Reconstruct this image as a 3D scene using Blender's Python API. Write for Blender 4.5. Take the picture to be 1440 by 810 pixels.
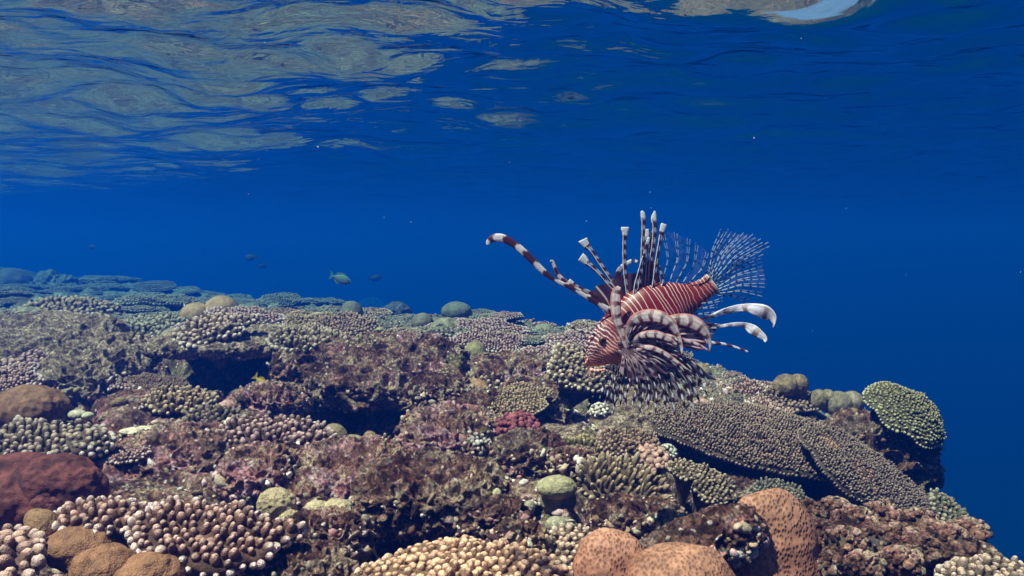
import bpy, math
import numpy as np
from mathutils import Vector, Matrix

for o in list(bpy.data.objects): bpy.data.objects.remove(o)
C = bpy.context.scene
R = math.radians

# ---------------------------------------------------------------- camera, sky, sun, exposure
F = 1247.0; PITCH = R(2.53)
cam = bpy.data.cameras.new('camera'); camo = bpy.data.objects.new('camera', cam)
C.collection.objects.link(camo); C.camera = camo
cam.sensor_width = 36; cam.lens = 36*F/1440; cam.clip_start = 0.02; cam.clip_end = 2000
camo.location = (0, 0, 0); camo.rotation_euler = (R(90)-PITCH, 0, 0)
SUN_EL, SUN_AZ = R(62), R(236)          # azimuth clockwise from +Y: the sun stands left and a little behind the camera
w = bpy.data.worlds.new('World'); C.world = w; w.use_nodes = True
nt = w.node_tree; bg = nt.nodes['Background']
sky = nt.nodes.new('ShaderNodeTexSky'); sky.sky_type = 'NISHITA'; sky.sun_disc = False
sky.sun_elevation = SUN_EL; sky.sun_rotation = SUN_AZ
nt.links.new(sky.outputs[0], bg.inputs[0]); bg.inputs[1].default_value = 0.05
sun = bpy.data.lights.new('sun', 'SUN'); suno = bpy.data.objects.new('sun', sun); C.collection.objects.link(suno)
sun.energy = 5.0; sun.angle = R(0.5); sun.color = (1, .86, .73)
sd = Vector((math.sin(SUN_AZ)*math.cos(SUN_EL), math.cos(SUN_AZ)*math.cos(SUN_EL), math.sin(SUN_EL)))
suno.rotation_euler = sd.to_track_quat('Z', 'Y').to_euler(); suno.location = sd*5
C.view_settings.view_transform = 'Standard'; C.view_settings.look = 'None'
C.view_settings.exposure = 1.25; C.view_settings.gamma = 1; C.view_settings.use_curve_mapping = False
C.render.engine = 'CYCLES'
cy = C.cycles
cy.use_denoising = True; cy.max_bounces = 6; cy.diffuse_bounces = 2; cy.glossy_bounces = 2
cy.transmission_bounces = 2; cy.transparent_max_bounces = 24; cy.volume_bounces = 0
cy.caustics_reflective = False; cy.caustics_refractive = False; cy.use_adaptive_sampling = True
cy.adaptive_threshold = 0.02

# ---------------------------------------------------------------- noise
def _hash(ix, iy, iz, seed):
    h = (ix.astype(np.int64)*374761393 + iy.astype(np.int64)*668265263 + iz.astype(np.int64)*2147483647 + seed*974711) & 0xffffffff
    h = ((h ^ (h >> 13))*1274126177) & 0xffffffff
    h = ((h ^ (h >> 15))*2246822519) & 0xffffffff
    return ((h ^ (h >> 16)) & 0xffff)/65535.0
def vnoise(p, seed=0):
    i = np.floor(p).astype(np.int64); f = p - i; f = f*f*f*(f*(f*6-15)+10)
    x, y, z = i[:, 0], i[:, 1], i[:, 2]; fx, fy, fz = f[:, 0], f[:, 1], f[:, 2]
    def L(dz):
        a = _hash(x, y, z+dz, seed); b = _hash(x+1, y, z+dz, seed); c = _hash(x, y+1, z+dz, seed); d = _hash(x+1, y+1, z+dz, seed)
        return (a*(1-fx)+b*fx)*(1-fy) + (c*(1-fx)+d*fx)*fy
    return (L(0)*(1-fz)+L(1)*fz)*2-1
def fbm(p, s=1.0, o=4, seed=0, g=.5, lac=2.03):
    r = 0; a = 1; t = 0
    for k in range(o):
        r = r + a*vnoise(p*s + 13.7*k, seed+k); t += a; a *= g; s *= lac
    return r/t
def ridged(p, s=1.0, o=4, seed=0, g=.5):
    r = 0; a = 1; t = 0
    for k in range(o):
        r = r + a*(1-2*np.abs(vnoise(p*s+7.3*k, seed+k))); t += a; a *= g; s *= 2.07
    return r/t
def worley(p, s=1.0, seed=0, two=False):
    q = p*s; i = np.floor(q).astype(np.int64); best = np.full(len(p), 9.); sec = best.copy()
    for dx in (-1, 0, 1):
        for dy in (-1, 0, 1):
            for dz in (-1, 0, 1):
                cx, cy_, cz = i[:, 0]+dx, i[:, 1]+dy, i[:, 2]+dz
                px = cx+_hash(cx, cy_, cz, seed); py = cy_+_hash(cx, cy_, cz, seed+51); pz = cz+_hash(cx, cy_, cz, seed+97)
                d = np.sqrt((q[:, 0]-px)**2+(q[:, 1]-py)**2+(q[:, 2]-pz)**2)
                if two: sec = np.minimum(sec, np.maximum(best, d))
                best = np.minimum(best, d)
    return (best, sec) if two else best
def sm(a, b, x):
    t = np.clip((x-a)/(b-a), 0, 1); return t*t*(3-2*t)
def lerp(a, b, t):
    t = np.asarray(t)[..., None]; return np.asarray(a)*(1-t)+np.asarray(b)*t

# ---------------------------------------------------------------- mesh helpers
def mk(name, V, faces, mat, parent=None, col=None, smooth=True):
    """one mesh object from a vertex array and a list of (n,k) face arrays"""
    V = np.asarray(V, dtype=np.float32); me = bpy.data.meshes.new(name)
    if isinstance(faces, np.ndarray): faces = [faces]
    faces = [f for f in faces if len(f)]
    loops = np.concatenate([f.ravel() for f in faces]).astype(np.int32)
    cnt = np.concatenate([np.full(len(f), f.shape[1]) for f in faces]).astype(np.int32)
    st = np.concatenate([[0], np.cumsum(cnt)[:-1]]).astype(np.int32)
    me.vertices.add(len(V)); me.vertices.foreach_set('co', V.ravel())
    me.loops.add(len(loops)); me.loops.foreach_set('vertex_index', loops)
    me.polygons.add(len(cnt)); me.polygons.foreach_set('loop_start', st); me.polygons.foreach_set('loop_total', cnt)
    me.polygons.foreach_set('use_smooth', np.full(len(cnt), smooth))
    if col is not None:
        col = np.asarray(col, dtype=np.float32)
        if col.shape[1] == 3: col = np.concatenate([col, np.ones((len(col), 1), np.float32)], 1)
        a = me.color_attributes.new('Col', 'FLOAT_COLOR', 'POINT'); a.data.foreach_set('color', col.ravel())
    me.update(); me.validate()
    if mat: me.materials.append(mat)
    ob = bpy.data.objects.new(name, me); C.collection.objects.link(ob)
    if parent: ob.parent = parent
    return ob
def tag(o, label=None, cat=None, group=None, kind=None):
    if label: o['label'] = label
    if cat: o['category'] = cat
    if group: o['group'] = group
    if kind: o['kind'] = kind
    return o
def empty(name, loc, label, cat, group=None):
    o = bpy.data.objects.new(name, None); C.collection.objects.link(o); o.location = loc
    o.empty_display_size = .05
    return tag(o, label, cat, group)
def gridf(n, m, wrap=False):
    i = np.arange(n-1)[:, None]; j = np.arange(m if wrap else m-1)[None]; j2 = (j+1) % m
    return np.stack([i*m+j, i*m+j2, (i+1)*m+j2, (i+1)*m+j], -1).reshape(-1, 4)
def sphere_pts(n, m):
    """closed sphere: n rings, m sides, poles as single verts"""
    th = np.linspace(0, math.pi, n+2)[1:-1]; ph = np.arange(m)*2*math.pi/m
    P = np.stack([np.sin(th)[:, None]*np.cos(ph), np.sin(th)[:, None]*np.sin(ph), np.cos(th)[:, None]*np.ones(m)], -1).reshape(-1, 3)
    V = np.concatenate([P, [[0, 0, 1], [0, 0, -1]]]); q = gridf(n, m, True)[:, ::-1]
    j = np.arange(m); j2 = (j+1) % m
    t1 = np.stack([np.full(m, n*m), j, j2], -1); t2 = np.stack([np.full(m, n*m+1), (n-1)*m+j2, (n-1)*m+j], -1)
    return V, [q, t1, t2]
def cube_sphere(n):
    """evenly meshed unit sphere from a cube (seams welded)"""
    a = np.tan(np.linspace(-math.pi/4, math.pi/4, n+1)); U, W = np.meshgrid(a, a, indexing='ij'); u, v_ = U.ravel(), W.ravel(); o = np.ones_like(u)
    Vs = []; Fs = []; k = 0; g = gridf(n+1, n+1)
    for ax in range(3):
        for s in (-1, 1):
            p = np.zeros((len(u), 3)); p[:, ax] = s; p[:, (ax+1) % 3] = u; p[:, (ax+2) % 3] = v_
            Vs.append(p); Fs.append((g[:, ::-1] if s > 0 else g)+k); k += len(u)
    V = np.concatenate(Vs); Fc = np.concatenate(Fs)[:, ::-1]
    V /= np.linalg.norm(V, axis=1)[:, None]
    key = np.round(V*1e5).astype(np.int64); _, idx, inv = np.unique(key, axis=0, return_index=True, return_inverse=True)
    return V[idx], inv.ravel()[Fc]
_CS = {}
def csph(n):
    if n not in _CS: _CS[n] = cube_sphere(n)
    return _CS[n][0].copy(), _CS[n][1]
def vnormals(V, Fq):
    a = V[Fq[:, 0]]; n = np.cross(V[Fq[:, 2]]-a, V[Fq[:, 3]]-V[Fq[:, 1]])
    N = np.zeros_like(V)
    for k in range(4): np.add.at(N, Fq[:, k], n)
    return N/np.maximum(np.linalg.norm(N, axis=1)[:, None], 1e-12)

# ---------------------------------------------------------------- view geometry: where a sight line meets the reef
cp, sp = math.cos(PITCH), math.sin(PITCH)
def ray(px, py):
    x = (px-720)/F; y = 1.0; z = -(py-405)/F
    return np.array([x, y*cp+z*sp, -y*sp+z*cp])
def at(px, py, D):
    d = ray(px, py); return d*(D/d[1])
EDGE = np.array([(.10, -6), (.15, -1), (.20, .3), (.32, 1.05), (.54, 1.6), (.78, 2.2), (1.0, 2.9), (.98, 3.5), (.50, 4.5), (.0, 6), (-1.2, 8.0), (-3.0, 10.6), (-6, 14), (-12, 18.5), (-30, 27), (-90, 45)])
def edge_dist(x, y):
    best = np.full(x.shape, 1e9); sg = np.ones(x.shape)
    for (x0, y0), (x1, y1) in zip(EDGE[:-1], EDGE[1:]):
        dx, dy = x1-x0, y1-y0; t = np.clip(((x-x0)*dx+(y-y0)*dy)/(dx*dx+dy*dy), 0, 1)
        ex, ey = x-(x0+t*dx), y-(y0+t*dy); d = np.hypot(ex, ey); s = np.sign(dy*ex-dx*ey)
        m = d < best; best = np.where(m, d, best); sg = np.where(m, s, sg)
    return best*sg
BOWLS = []          # (x, y, rx, ry, depth)
def bowl(px0, px1, D, ry, depth):
    x = ((px0+px1)/2-720)/F*D; BOWLS.append((x, D, (px1-px0)/2/F*D, ry, depth))
bowl(235, 420, 2.86, .26, .30)
bowl(430, 665, 2.28, .20, .28)
bowl(490, 665, 1.38, .15, .26)
bowl(905, 1330, 1.80, .36, .28)
bowl(780, 870, 2.50, .24, .22)
bowl(815, 945, 1.60, .10, .12)
bowl(690, 790, 1.50, .13, .14)
bowl(0, 130, 2.25, .16, .12)
bowl(200, 425, 1.24, .13, .18)
bowl(0, 70, 1.95, .10, .08)
bowl(60, 170, 2.45, .12, .14)
bowl(300, 420, 1.58, .08, .12)
def bowl_mask(x, y):
    k = 0*x
    for bx, by, rx, ry, dp in BOWLS: k = np.maximum(k, np.exp(-((x-bx)/rx)**4-((y-by)/ry)**4))
    return k
def H0(x, y):
    r = np.hypot(x, y)
    z = -.455 + .075*sm(1.6, 3.0, y+.25*x) + .02*sm(3, 6, y) - .03*sm(6, 12, r) - .05*sm(0, 1, x)*sm(1.5, 3, y)
    z = z + .03*sm(-.6, -2.2, x)*sm(2, 4, y)
    q = x/np.maximum(y, .5); z = z - (.12*sm(-.75, -.2, q)+.06)*sm(3.2, 8.5, y)
    d = edge_dist(x, y)
    e = np.maximum(d+.25+.25*sm(3.5, 5, y), 0)
    z = z - np.where(e < .5, 1.05*e*e, .2625+1.25*(e-.5)) - .05*sm(-1.3, .2, d)
    z = np.maximum(z, -14-.02*r)
    for bx, by, rx, ry, dp in BOWLS:
        q = np.abs((x-bx)/rx)**2.8+np.abs((y-by)/ry)**2.8+.45*vnoise(np.stack([x*9, y*9, 0*x+bx], 1), 71)
        z = z - dp*np.exp(-q)
    return z
def G(px, py, h=0.0):
    """distance (y) at which the sight line through the pixel comes down to h above the reef"""
    d = ray(px, py); t = np.geomspace(.7, 30, 900); x, y, z = d[0]*t, d[1]*t, d[2]*t
    b = z < H0s(x, y)+h
    i = int(np.argmax(b)) if b.any() else len(t)-1
    return float(y[i])
def H0s(x, y):      # the rough reef without the hollows, for seating things
    global BOWLS
    b, BOWLS = BOWLS, []; z = terrain_xyz(x, y)[2]; BOWLS = b; return z

# ---------------------------------------------------------------- materials
def newmat(name):
    m = bpy.data.materials.new(name); m.use_nodes = True; t = m.node_tree; t.nodes.clear()
    return m, t, t.nodes, t.links
def N(t, typ, **kw):
    n = t.nodes.new(typ)
    for k, v in kw.items():
        if k.startswith('i_'):
            k2 = k[2:]; k2 = int(k2) if k2.isdigit() else k2.replace('_', ' ')
            n.inputs[k2].default_value = v
        else: setattr(n, k, v)
    return n
def ramp(t, stops, src, interp='LINEAR'):
    r = t.nodes.new('ShaderNodeValToRGB'); r.color_ramp.interpolation = interp; e = r.color_ramp.elements
    while len(e) < len(stops): e.new(.5)
    for k, (p, c) in enumerate(stops):
        e[k].position = p; e[k].color = (*c, 1) if len(c) == 3 else c
    t.links.new(src, r.inputs[0]); return r.outputs[0]
def mixc(t, f, a, b, mode='MIX'):
    m = t.nodes.new('ShaderNodeMix'); m.data_type = 'RGBA'; m.blend_type = mode
    for s, v in ((m.inputs[0], f), (m.inputs[6], a), (m.inputs[7], b)):
        if hasattr(v, 'is_output'): t.links.new(v, s)
        else: s.default_value = v if not isinstance(v, tuple) or len(v) == 4 else (*v, 1)
    return m.outputs[2]
def noise(t, co, scale, detail=5, rough=.6, dist=0):
    n = N(t, 'ShaderNodeTexNoise'); n.inputs['Scale'].default_value = scale; n.inputs['Detail'].default_value = detail
    n.inputs['Roughness'].default_value = rough; n.inputs['Distortion'].default_value = dist
    t.links.new(co, n.inputs['Vector']); return n.outputs[0]
def voro(t, co, scale, feature='F1', out='Distance'):
    n = N(t, 'ShaderNodeTexVoronoi', feature=feature); n.inputs['Scale'].default_value = scale
    t.links.new(co, n.inputs['Vector']); return n.outputs[out]
def bump(t, h, strength, dist, prev=None):
    b = N(t, 'ShaderNodeBump'); b.inputs['Strength'].default_value = strength; b.inputs['Distance'].default_value = dist
    t.links.new(h, b.inputs['Height'])
    if prev: t.links.new(prev, b.inputs['Normal'])
    return b.outputs[0]
def finish(t, col, nrm=None, rough=.8, spec=.25, **kw):
    p = N(t, 'ShaderNodeBsdfPrincipled'); o = N(t, 'ShaderNodeOutputMaterial')
    t.links.new(col, p.inputs['Base Color']); p.inputs['Roughness'].default_value = rough
    p.inputs['Specular IOR Level'].default_value = spec
    if nrm: t.links.new(nrm, p.inputs['Normal'])
    for k, v in kw.items(): p.inputs[k].default_value = v
    t.links.new(p.outputs[0], o.inputs[0]); return p

def reef_material(name, pink=.5, grey=.0, bright=1.0, seed=0.0):
    """dead reef rock overgrown with turf algae, coralline crusts and small growths"""
    m, t, n, l = newmat(name)
    co = N(t, 'ShaderNodeTexCoord').outputs['Object']
    mp = N(t, 'ShaderNodeMapping'); mp.inputs[1].default_value = (seed, seed*.7, -seed); l.new(co, mp.inputs[0]); co = mp.outputs[0]
    b = bright
    big = noise(t, co, 3.4, 7, .68, .5)
    base = ramp(t, [(.38, (.018*b, .007*b, .007*b)), (.44, (.12*b, .042*b, .03*b)), (.50, (.28*b, .145*b, .105*b)), (.55, (.09*b, .04*b, .03*b)), (.63, (.46*b, .32*b, .25*b))], big)
    med = noise(t, co, 17, 7, .74, .3)
    c = mixc(t, ramp(t, [(.50, (0, 0, 0)), (.57, (1, 1, 1))], med), base, (.44*b, .32*b, .22*b))
    c = mixc(t, ramp(t, [(.38, (1, 1, 1)), (.45, (0, 0, 0))], med), c, (.045, .018, .012))
    # pink and mauve coralline crust in patches
    pk = noise(t, co, 5.5, 5, .6, .6)
    fp = ramp(t, [(.66-.16*pink, (0, 0, 0)), (.74-.16*pink, (.85, .85, .85))], pk)
    pc = ramp(t, [(.3, (.34, .09, .10)), (.5, (.58, .27, .30)), (.65, (.72, .50, .55))], noise(t, co, 26, 4, .6))
    c = mixc(t, fp, c, pc)
    # rusty sponge and olive turf
    c = mixc(t, ramp(t, [(.62, (0, 0, 0)), (.70, (.8, .8, .8))], noise(t, co, 4.1, 5, .65, 1.0)), c, (.20, .055, .022))
    c = mixc(t, ramp(t, [(.60, (0, 0, 0)), (.68, (.7, .7, .7))], noise(t, co, 7.7, 4, .6, .5)), c, (.13, .12, .035))
    # small pale bits and pits
    v = voro(t, co, 62)
    ws = ramp(t, [(.16, (1, 1, 1)), (.27, (0, 0, 0))], v)
    f2 = ramp(t, [(.44, (0, 0, 0)), (.54, (1, 1, 1))], noise(t, co, 11, 4, .7))
    mm = N(t, 'ShaderNodeMath', operation='MULTIPLY'); l.new(ws, mm.inputs[0]); l.new(f2, mm.inputs[1])
    c = mixc(t, mm.outputs[0], c, (.74, .66, .60))
    if grey: c = mixc(t, grey, c, ramp(t, [(.38, (.12, .08, .05)), (.5, (.37, .28, .19)), (.62, (.62, .50, .37))], noise(t, co, 22, 7, .75)))
    if name == 'reef_rock':
        sx = N(t, 'ShaderNodeSeparateXYZ'); l.new(N(t, 'ShaderNodeTexCoord').outputs['Object'], sx.inputs[0])
        def step(src, a, b_):
            r_ = N(t, 'ShaderNodeMapRange'); r_.inputs[1].default_value = a; r_.inputs[2].default_value = b_; l.new(src, r_.inputs[0]); return r_.outputs[0]
        mu = N(t, 'ShaderNodeMath', operation='MULTIPLY'); l.new(step(sx.outputs[0], .05, .35), mu.inputs[0]); l.new(step(sx.outputs[1], 1.8, 2.2), mu.inputs[1])
        mx2 = mu
        c = mixc(t, mx2.outputs[0], c, ramp(t, [(.38, (.10, .07, .042)), (.48, (.32, .25, .165)), (.53, (.22, .165, .11)), (.62, (.56, .46, .33))], noise(t, co, 16, 8, .78)))
    if name == 'reef_rock': c = mixc(t, step(sx.outputs[1], 2.8, 4.5), c, ramp(t, [(.38, (.085, .085, .055)), (.48, (.24, .25, .18)), (.53, (.15, .155, .11)), (.62, (.44, .46, .35))], noise(t, co, 12, 8, .78)))
    fine = noise(t, co, 130, 4, .7)
    c = mixc(t, .7, c, ramp(t, [(.39, (.08, .06, .06)), (.5, (.95, .92, .92)), (.61, (2.3, 2.15, 2.1))], fine), 'MULTIPLY')
    nb = bump(t, noise(t, co, 28, 9, .8), 1.0, .045)
    nb = bump(t, voro(t, co, 75, 'SMOOTH_F1'), .7, .010, nb)
    nb = bump(t, fine, .6, .004, nb)
    finish(t, c, nb, .85, .2); return m
def skin_material(name, bs, bd, rough=.7, spec=.25, kind='polyp', var=.4, sss=0):
    """living coral: colour from the colony's own Col attribute, small polyps as relief"""
    m, t, n, l = newmat(name)
    co = N(t, 'ShaderNodeTexCoord').outputs['Object']
    a = N(t, 'ShaderNodeAttribute', attribute_name='Col').outputs['Color']
    c = mixc(t, var, a, ramp(t, [(.3, (.4, .36, .33)), (.5, (1, 1, 1)), (.7, (1.6, 1.6, 1.6))], noise(t, co, bs*.35, 5, .65)), 'MULTIPLY')
    if kind == 'polyp':
        v = voro(t, co, bs); nb = bump(t, v, .9, bd)
        c = mixc(t, .7, c, ramp(t, [(.1, (1.25, 1.25, 1.2)), (.6, (.62, .58, .55))], v), 'MULTIPLY')
    elif kind == 'brain':
        mp = N(t, 'ShaderNodeMapping'); mp.inputs['Scale'].default_value = (1.25, .9, .78); mp.inputs['Rotation'].default_value = (.3, .7, .5)
        wn = N(t, 'ShaderNodeTexNoise'); wn.inputs['Scale'].default_value = 30; l.new(co, wn.inputs['Vector']); av = N(t, 'ShaderNodeVectorMath', operation='MULTIPLY_ADD'); av.inputs[1].default_value = (.005, .005, .005)
        l.new(wn.outputs['Color'], av.inputs[0]); l.new(co, av.inputs[2]); l.new(av.outputs[0], mp.inputs[0]); v = voro(t, mp.outputs[0], bs); nb = bump(t, ramp(t, [(.1, (0, 0, 0)), (.6, (1, 1, 1))], v), .8, bd)
        c = mixc(t, .95, c, ramp(t, [(.06, (.58, .48, .44)), (.38, (.80, .72, .68)), (.66, (1.22, 1.18, 1.16))], v), 'MULTIPLY'); c = mixc(t, .5, c, ramp(t, [(.35, (.6, .55, .5)), (.5, (1, 1, 1)), (.65, (1.4, 1.35, 1.3))], noise(t, co, 14, 5, .65)), 'MULTIPLY')
    else:
        nb = bump(t, noise(t, co, bs, 8, .75), .8, bd); nb = bump(t, voro(t, co, 420), .5, .0014, nb)
        c = mixc(t, .6, c, ramp(t, [(.38, (.4, .34, .32)), (.5, (1, 1, 1)), (.64, (1.6, 1.55, 1.5))], noise(t, co, 90, 6, .75)), 'MULTIPLY')
    finish(t, c, nb, rough, spec); return m

M = {}
M['reef'] = reef_material('reef_rock', .65, 0, .92)
M['reef_pink'] = reef_material('pink_crusted_rock', 1.15, 0, 1.25, 3.1)
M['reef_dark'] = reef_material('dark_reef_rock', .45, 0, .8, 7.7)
M['reef_grey'] = reef_material('grey_turf_rock', .15, .72, 1.0, 5.2)
M['acro'] = skin_material('branch_coral_skin', 520, .0016, var=.35)
M['acro_fine'] = skin_material('fine_branch_coral_skin', 300, .001, var=.3)
M['smooth'] = skin_material('massive_coral_skin', 420, .0012, var=.35)
M['lumpy'] = skin_material('crust_coral_skin', 60, .006, kind='noise', var=.55)
M['brain'] = skin_material('brain_coral_skin', 205, .0016, kind='brain', var=.4)

# ---------------------------------------------------------------- water surface seen from below, and the blue water itself
def polar(th, r):
    T, Rr = np.meshgrid(th, r); return (np.sin(T)*Rr).ravel(), (np.cos(T)*Rr).ravel()
HS = .72
def build_surface():
    dense = np.linspace(R(-36), R(36), 420); side = np.linspace(R(36), R(324), 90)[1:-1]
    th = np.concatenate([dense, side]); r = np.concatenate([np.geomspace(.5, 14, 420), np.geomspace(14.5, 260, 50)])
    x, y = polar(th, r); rr = np.hypot(x, y); rng = np.random.RandomState(4); z = np.zeros_like(x)
    p = np.stack([x*.62+y*.12, y, np.zeros_like(x)], 1)
    fade = 1/(1+(rr/9)**2)
    p2 = np.stack([x*.85, y, 0*x], 1)
    z += .070*fbm(p, .95, 2, 21)*fade + .060*fbm(p2, 1.9, 1, 31)*fade + .034*vnoise(p2*3.9, 41)/(1+(rr/8)**2) + .0105*vnoise(p2*8.5, 43)/(1+(rr/5)**2)
    for k in range(9):
        a = R(rng.normal(78, 24)); lam = rng.uniform(.35, 1.3)
        ph = (x*math.cos(a)+y*math.sin(a))*2*math.pi/lam+rng.uniform(0, 6)+1.2*vnoise(p*.8, 60+k)
        z += .0030*lam*np.sin(ph)*fade
    m_, n_ = len(th), len(r)
    V = np.stack([x, y, HS+z], 1); f = gridf(n_, m_, True)
    m, t, n, l = newmat('water_surface')
    co = N(t, 'ShaderNodeTexCoord').outputs['Object']
    mp = N(t, 'ShaderNodeMapping'); mp.inputs['Scale'].default_value = (.6, 1, 1); l.new(co, mp.inputs[0])
    nb = bump(t, noise(t, mp.outputs[0], 8, 3, .45, .6), .32, .05)
    fr = N(t, 'ShaderNodeFresnel'); fr.inputs['IOR'].default_value = 1.333; l.new(nb, fr.inputs['Normal'])
    gl = N(t, 'ShaderNodeBsdfGlossy'); gl.inputs['Roughness'].default_value = .0; l.new(nb, gl.inputs['Normal'])
    tr = N(t, 'ShaderNodeBsdfTransparent'); mx = N(t, 'ShaderNodeMixShader'); o = N(t, 'ShaderNodeOutputMaterial')
    l.new(fr.outputs[0], mx.inputs[0]); l.new(tr.outputs[0], mx.inputs[1]); l.new(gl.outputs[0], mx.inputs[2]); l.new(mx.outputs[0], o.inputs[0])
    return tag(mk('water', V, f, m), kind='structure')
water = build_surface()
def build_haze():
    v = [(x, y, z) for z in (-17, 1.1) for y in (-280, 280) for x in (-280, 280)]
    f = np.array([(0, 2, 3, 1), (4, 5, 7, 6), (0, 1, 5, 4), (2, 6, 7, 3), (0, 4, 6, 2), (1, 3, 7, 5)])
    m, t, n, l = newmat('water_haze')
    pv = N(t, 'ShaderNodeVolumePrincipled'); o = N(t, 'ShaderNodeOutputMaterial')
    pv.inputs['Color'].default_value = (.001, .064, .52, 1); pv.inputs['Density'].default_value = .15
    pv.inputs['Absorption Color'].default_value = (.0, .356, .64, 1); pv.inputs['Anisotropy'].default_value = .38
    l.new(pv.outputs[0], o.inputs['Volume'])
    return tag(mk('haze', np.array(v, float), f, m, smooth=False), kind='stuff')
haze = build_haze()

# ---------------------------------------------------------------- reef bed
def terrain_xyz(x, y):
    z = H0(x, y); p = np.stack([x, y, z], 1); r = np.hypot(x, y)
    g = sm(.3, 1.5, r)
    far = sm(3, 9, r)
    a = .050*ridged(p, 2.1, 5, 3, .55)+.030*fbm(p, 5.5, 5, 11, .62)
    wp = p+.05*np.stack([fbm(p, 7, 3, 201), fbm(p, 7, 3, 211), 0*z], 1)
    w1, w2 = worley(wp*np.array([1, 1, .3]), 6.0, 5, True)
    a += .085*(sm(0, .30, w2-w1)-.75)*sm(-.2, .25, fbm(p, 2.3, 3, 55)) + .030*(.5-w1)
    a += .026*(.5-worley(wp, 21, 9)) + .013*(.5-worley(wp, 52, 19))*(1-far) + .010*ridged(p, 38, 3, 23)*(1-far)
    s = fbm(p, 1.1, 3, 77)*.5+.5; st = np.floor(s*7)/7+sm(.8, 1, (s*7) % 1)/7
    a += .26*(st-.5)
    # calmer on the smooth right-hand shoulder
    sh = sm(.25, .6, x)*sm(1.9, 2.5, y)*(1-sm(4.5, 6, y))
    a = a*(1-.55*sh)*(1-.75*bowl_mask(x, y))+sh*.016*(fbm(p, 9, 4, 88, .6)+.8*ridged(p, 24, 3, 89))
    z2 = z+a*(.65+.5*far)
    q = np.stack([x, y, z*0+5.5], 1)
    hx = .028*fbm(q, 6, 4, 101)*g; hy = .028*fbm(q, 6, 4, 131)*g
    return x+hx, y+hy, z2
def build_terrain():
    dense = np.linspace(R(-35), R(35), 1000); side = np.linspace(R(35), R(325), 160)[1:-1]
    th = np.concatenate([dense, side])
    r = np.concatenate([np.linspace(.25, .7, 14), np.geomspace(.72, 6, 520), np.geomspace(6.05, 30, 170), np.geomspace(31, 270, 36)])
    x, y = polar(th, r); X, Y, Z = terrain_xyz(x, y)
    V = np.stack([X, Y, Z], 1); f = gridf(len(r), len(th), True)[:, ::-1]; global GPTS; GPTS = (V.reshape(len(r), len(th), 3)[14:560, :1000].reshape(-1, 3))
    k = len(V); V = np.concatenate([V, [[0, 0, float(Z[:len(th)].mean())]]]); j = np.arange(len(th)); tri = np.stack([np.full(len(th), k), (j+1) % len(th), j], 1)
    return tag(mk('reef_ground', V, [f, tri], M['reef']), kind='structure')
ground = build_terrain()

# ---------------------------------------------------------------- coral and rock builders
def basis(nrm):
    n_ = np.asarray(nrm, float); n_ = n_/np.linalg.norm(n_)
    a = np.cross([0, 1, 0.01], n_); a /= np.linalg.norm(a); b = np.cross(n_, a); return a, b, n_
def twigs(P, D, L, Rd, m=6, rng=None, lump=.12, prof=((0, 1.0), (.4, .98), (.72, .86), (.92, .52)), c0=None, c1=None, tipw=.36, deepen=.68):
    """many short blunt branches at once: P base, D direction, L length, Rd radius"""
    n = len(P); ref = np.where(np.abs(D[:, 2:3]) < .9, [[0, 0, 1.]], [[1., 0, 0]])
    A = np.cross(ref, D); A /= np.linalg.norm(A, axis=1)[:, None]; B = np.cross(D, A)
    th = np.arange(m)*2*math.pi/m; rings = []; T = []
    bend = rng.normal(0, .07, (n, 3))
    for t, pr in prof:
        rr = Rd[:, None]*pr*(1+rng.uniform(-lump, lump, (n, m)))
        ctr = P+(D+bend*t)*(L*t)[:, None]
        rings.append(ctr[:, None]+(A[:, None]*np.cos(th)[None, :, None]+B[:, None]*np.sin(th)[None, :, None])*rr[..., None]); T.append(np.full((n, m), t))
    tip = P+(D+bend)*L[:, None]; k = len(prof); V = np.concatenate([np.stack(rings, 1).reshape(n, -1, 3), tip[:, None]], 1)
    Tt = np.concatenate([np.stack(T, 1).reshape(n, -1), np.ones((n, 1))], 1); per = k*m+1
    q = gridf(k, m, True); j = np.arange(m); tri = np.stack([(k-1)*m+j, (k-1)*m+(j+1) % m, np.full(m, k*m)], -1)
    off = (np.arange(n)*per)[:, None, None]
    Q = (q[None]+off).reshape(-1, 4); Tr = (tri[None]+off).reshape(-1, 3)
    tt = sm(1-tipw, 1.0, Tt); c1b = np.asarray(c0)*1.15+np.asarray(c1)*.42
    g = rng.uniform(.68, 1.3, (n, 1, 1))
    dk = .45+.55*sm(0, .5, Tt)          # colour darker towards the base of each branch
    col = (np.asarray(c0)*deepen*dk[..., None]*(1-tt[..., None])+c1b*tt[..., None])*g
    return V.reshape(-1, 3), Q, Tr, col.reshape(-1, 3)
def outline(n, rng, amp=.16):
    a = np.linspace(0, 2*math.pi, n, endpoint=False); r = np.ones(n)
    for k in range(2, 8): r += amp/k**.8*rng.normal()*np.sin(k*a+rng.uniform(0, 7))
    return a, r
BROWN = ((.25, .115, .075), (.80, .63, .60)); GREYB = ((.19, .112, .075), (.45, .32, .25)); GREEN = ((.19, .165, .085), (.46, .42, .25))
PALE = ((.46, .25, .15), (.80, .56, .42)); OLIVE = ((.23, .145, .08), (.58, .45, .32)); DUSK = ((.19, .085, .07), (.76, .62, .60))
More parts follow.
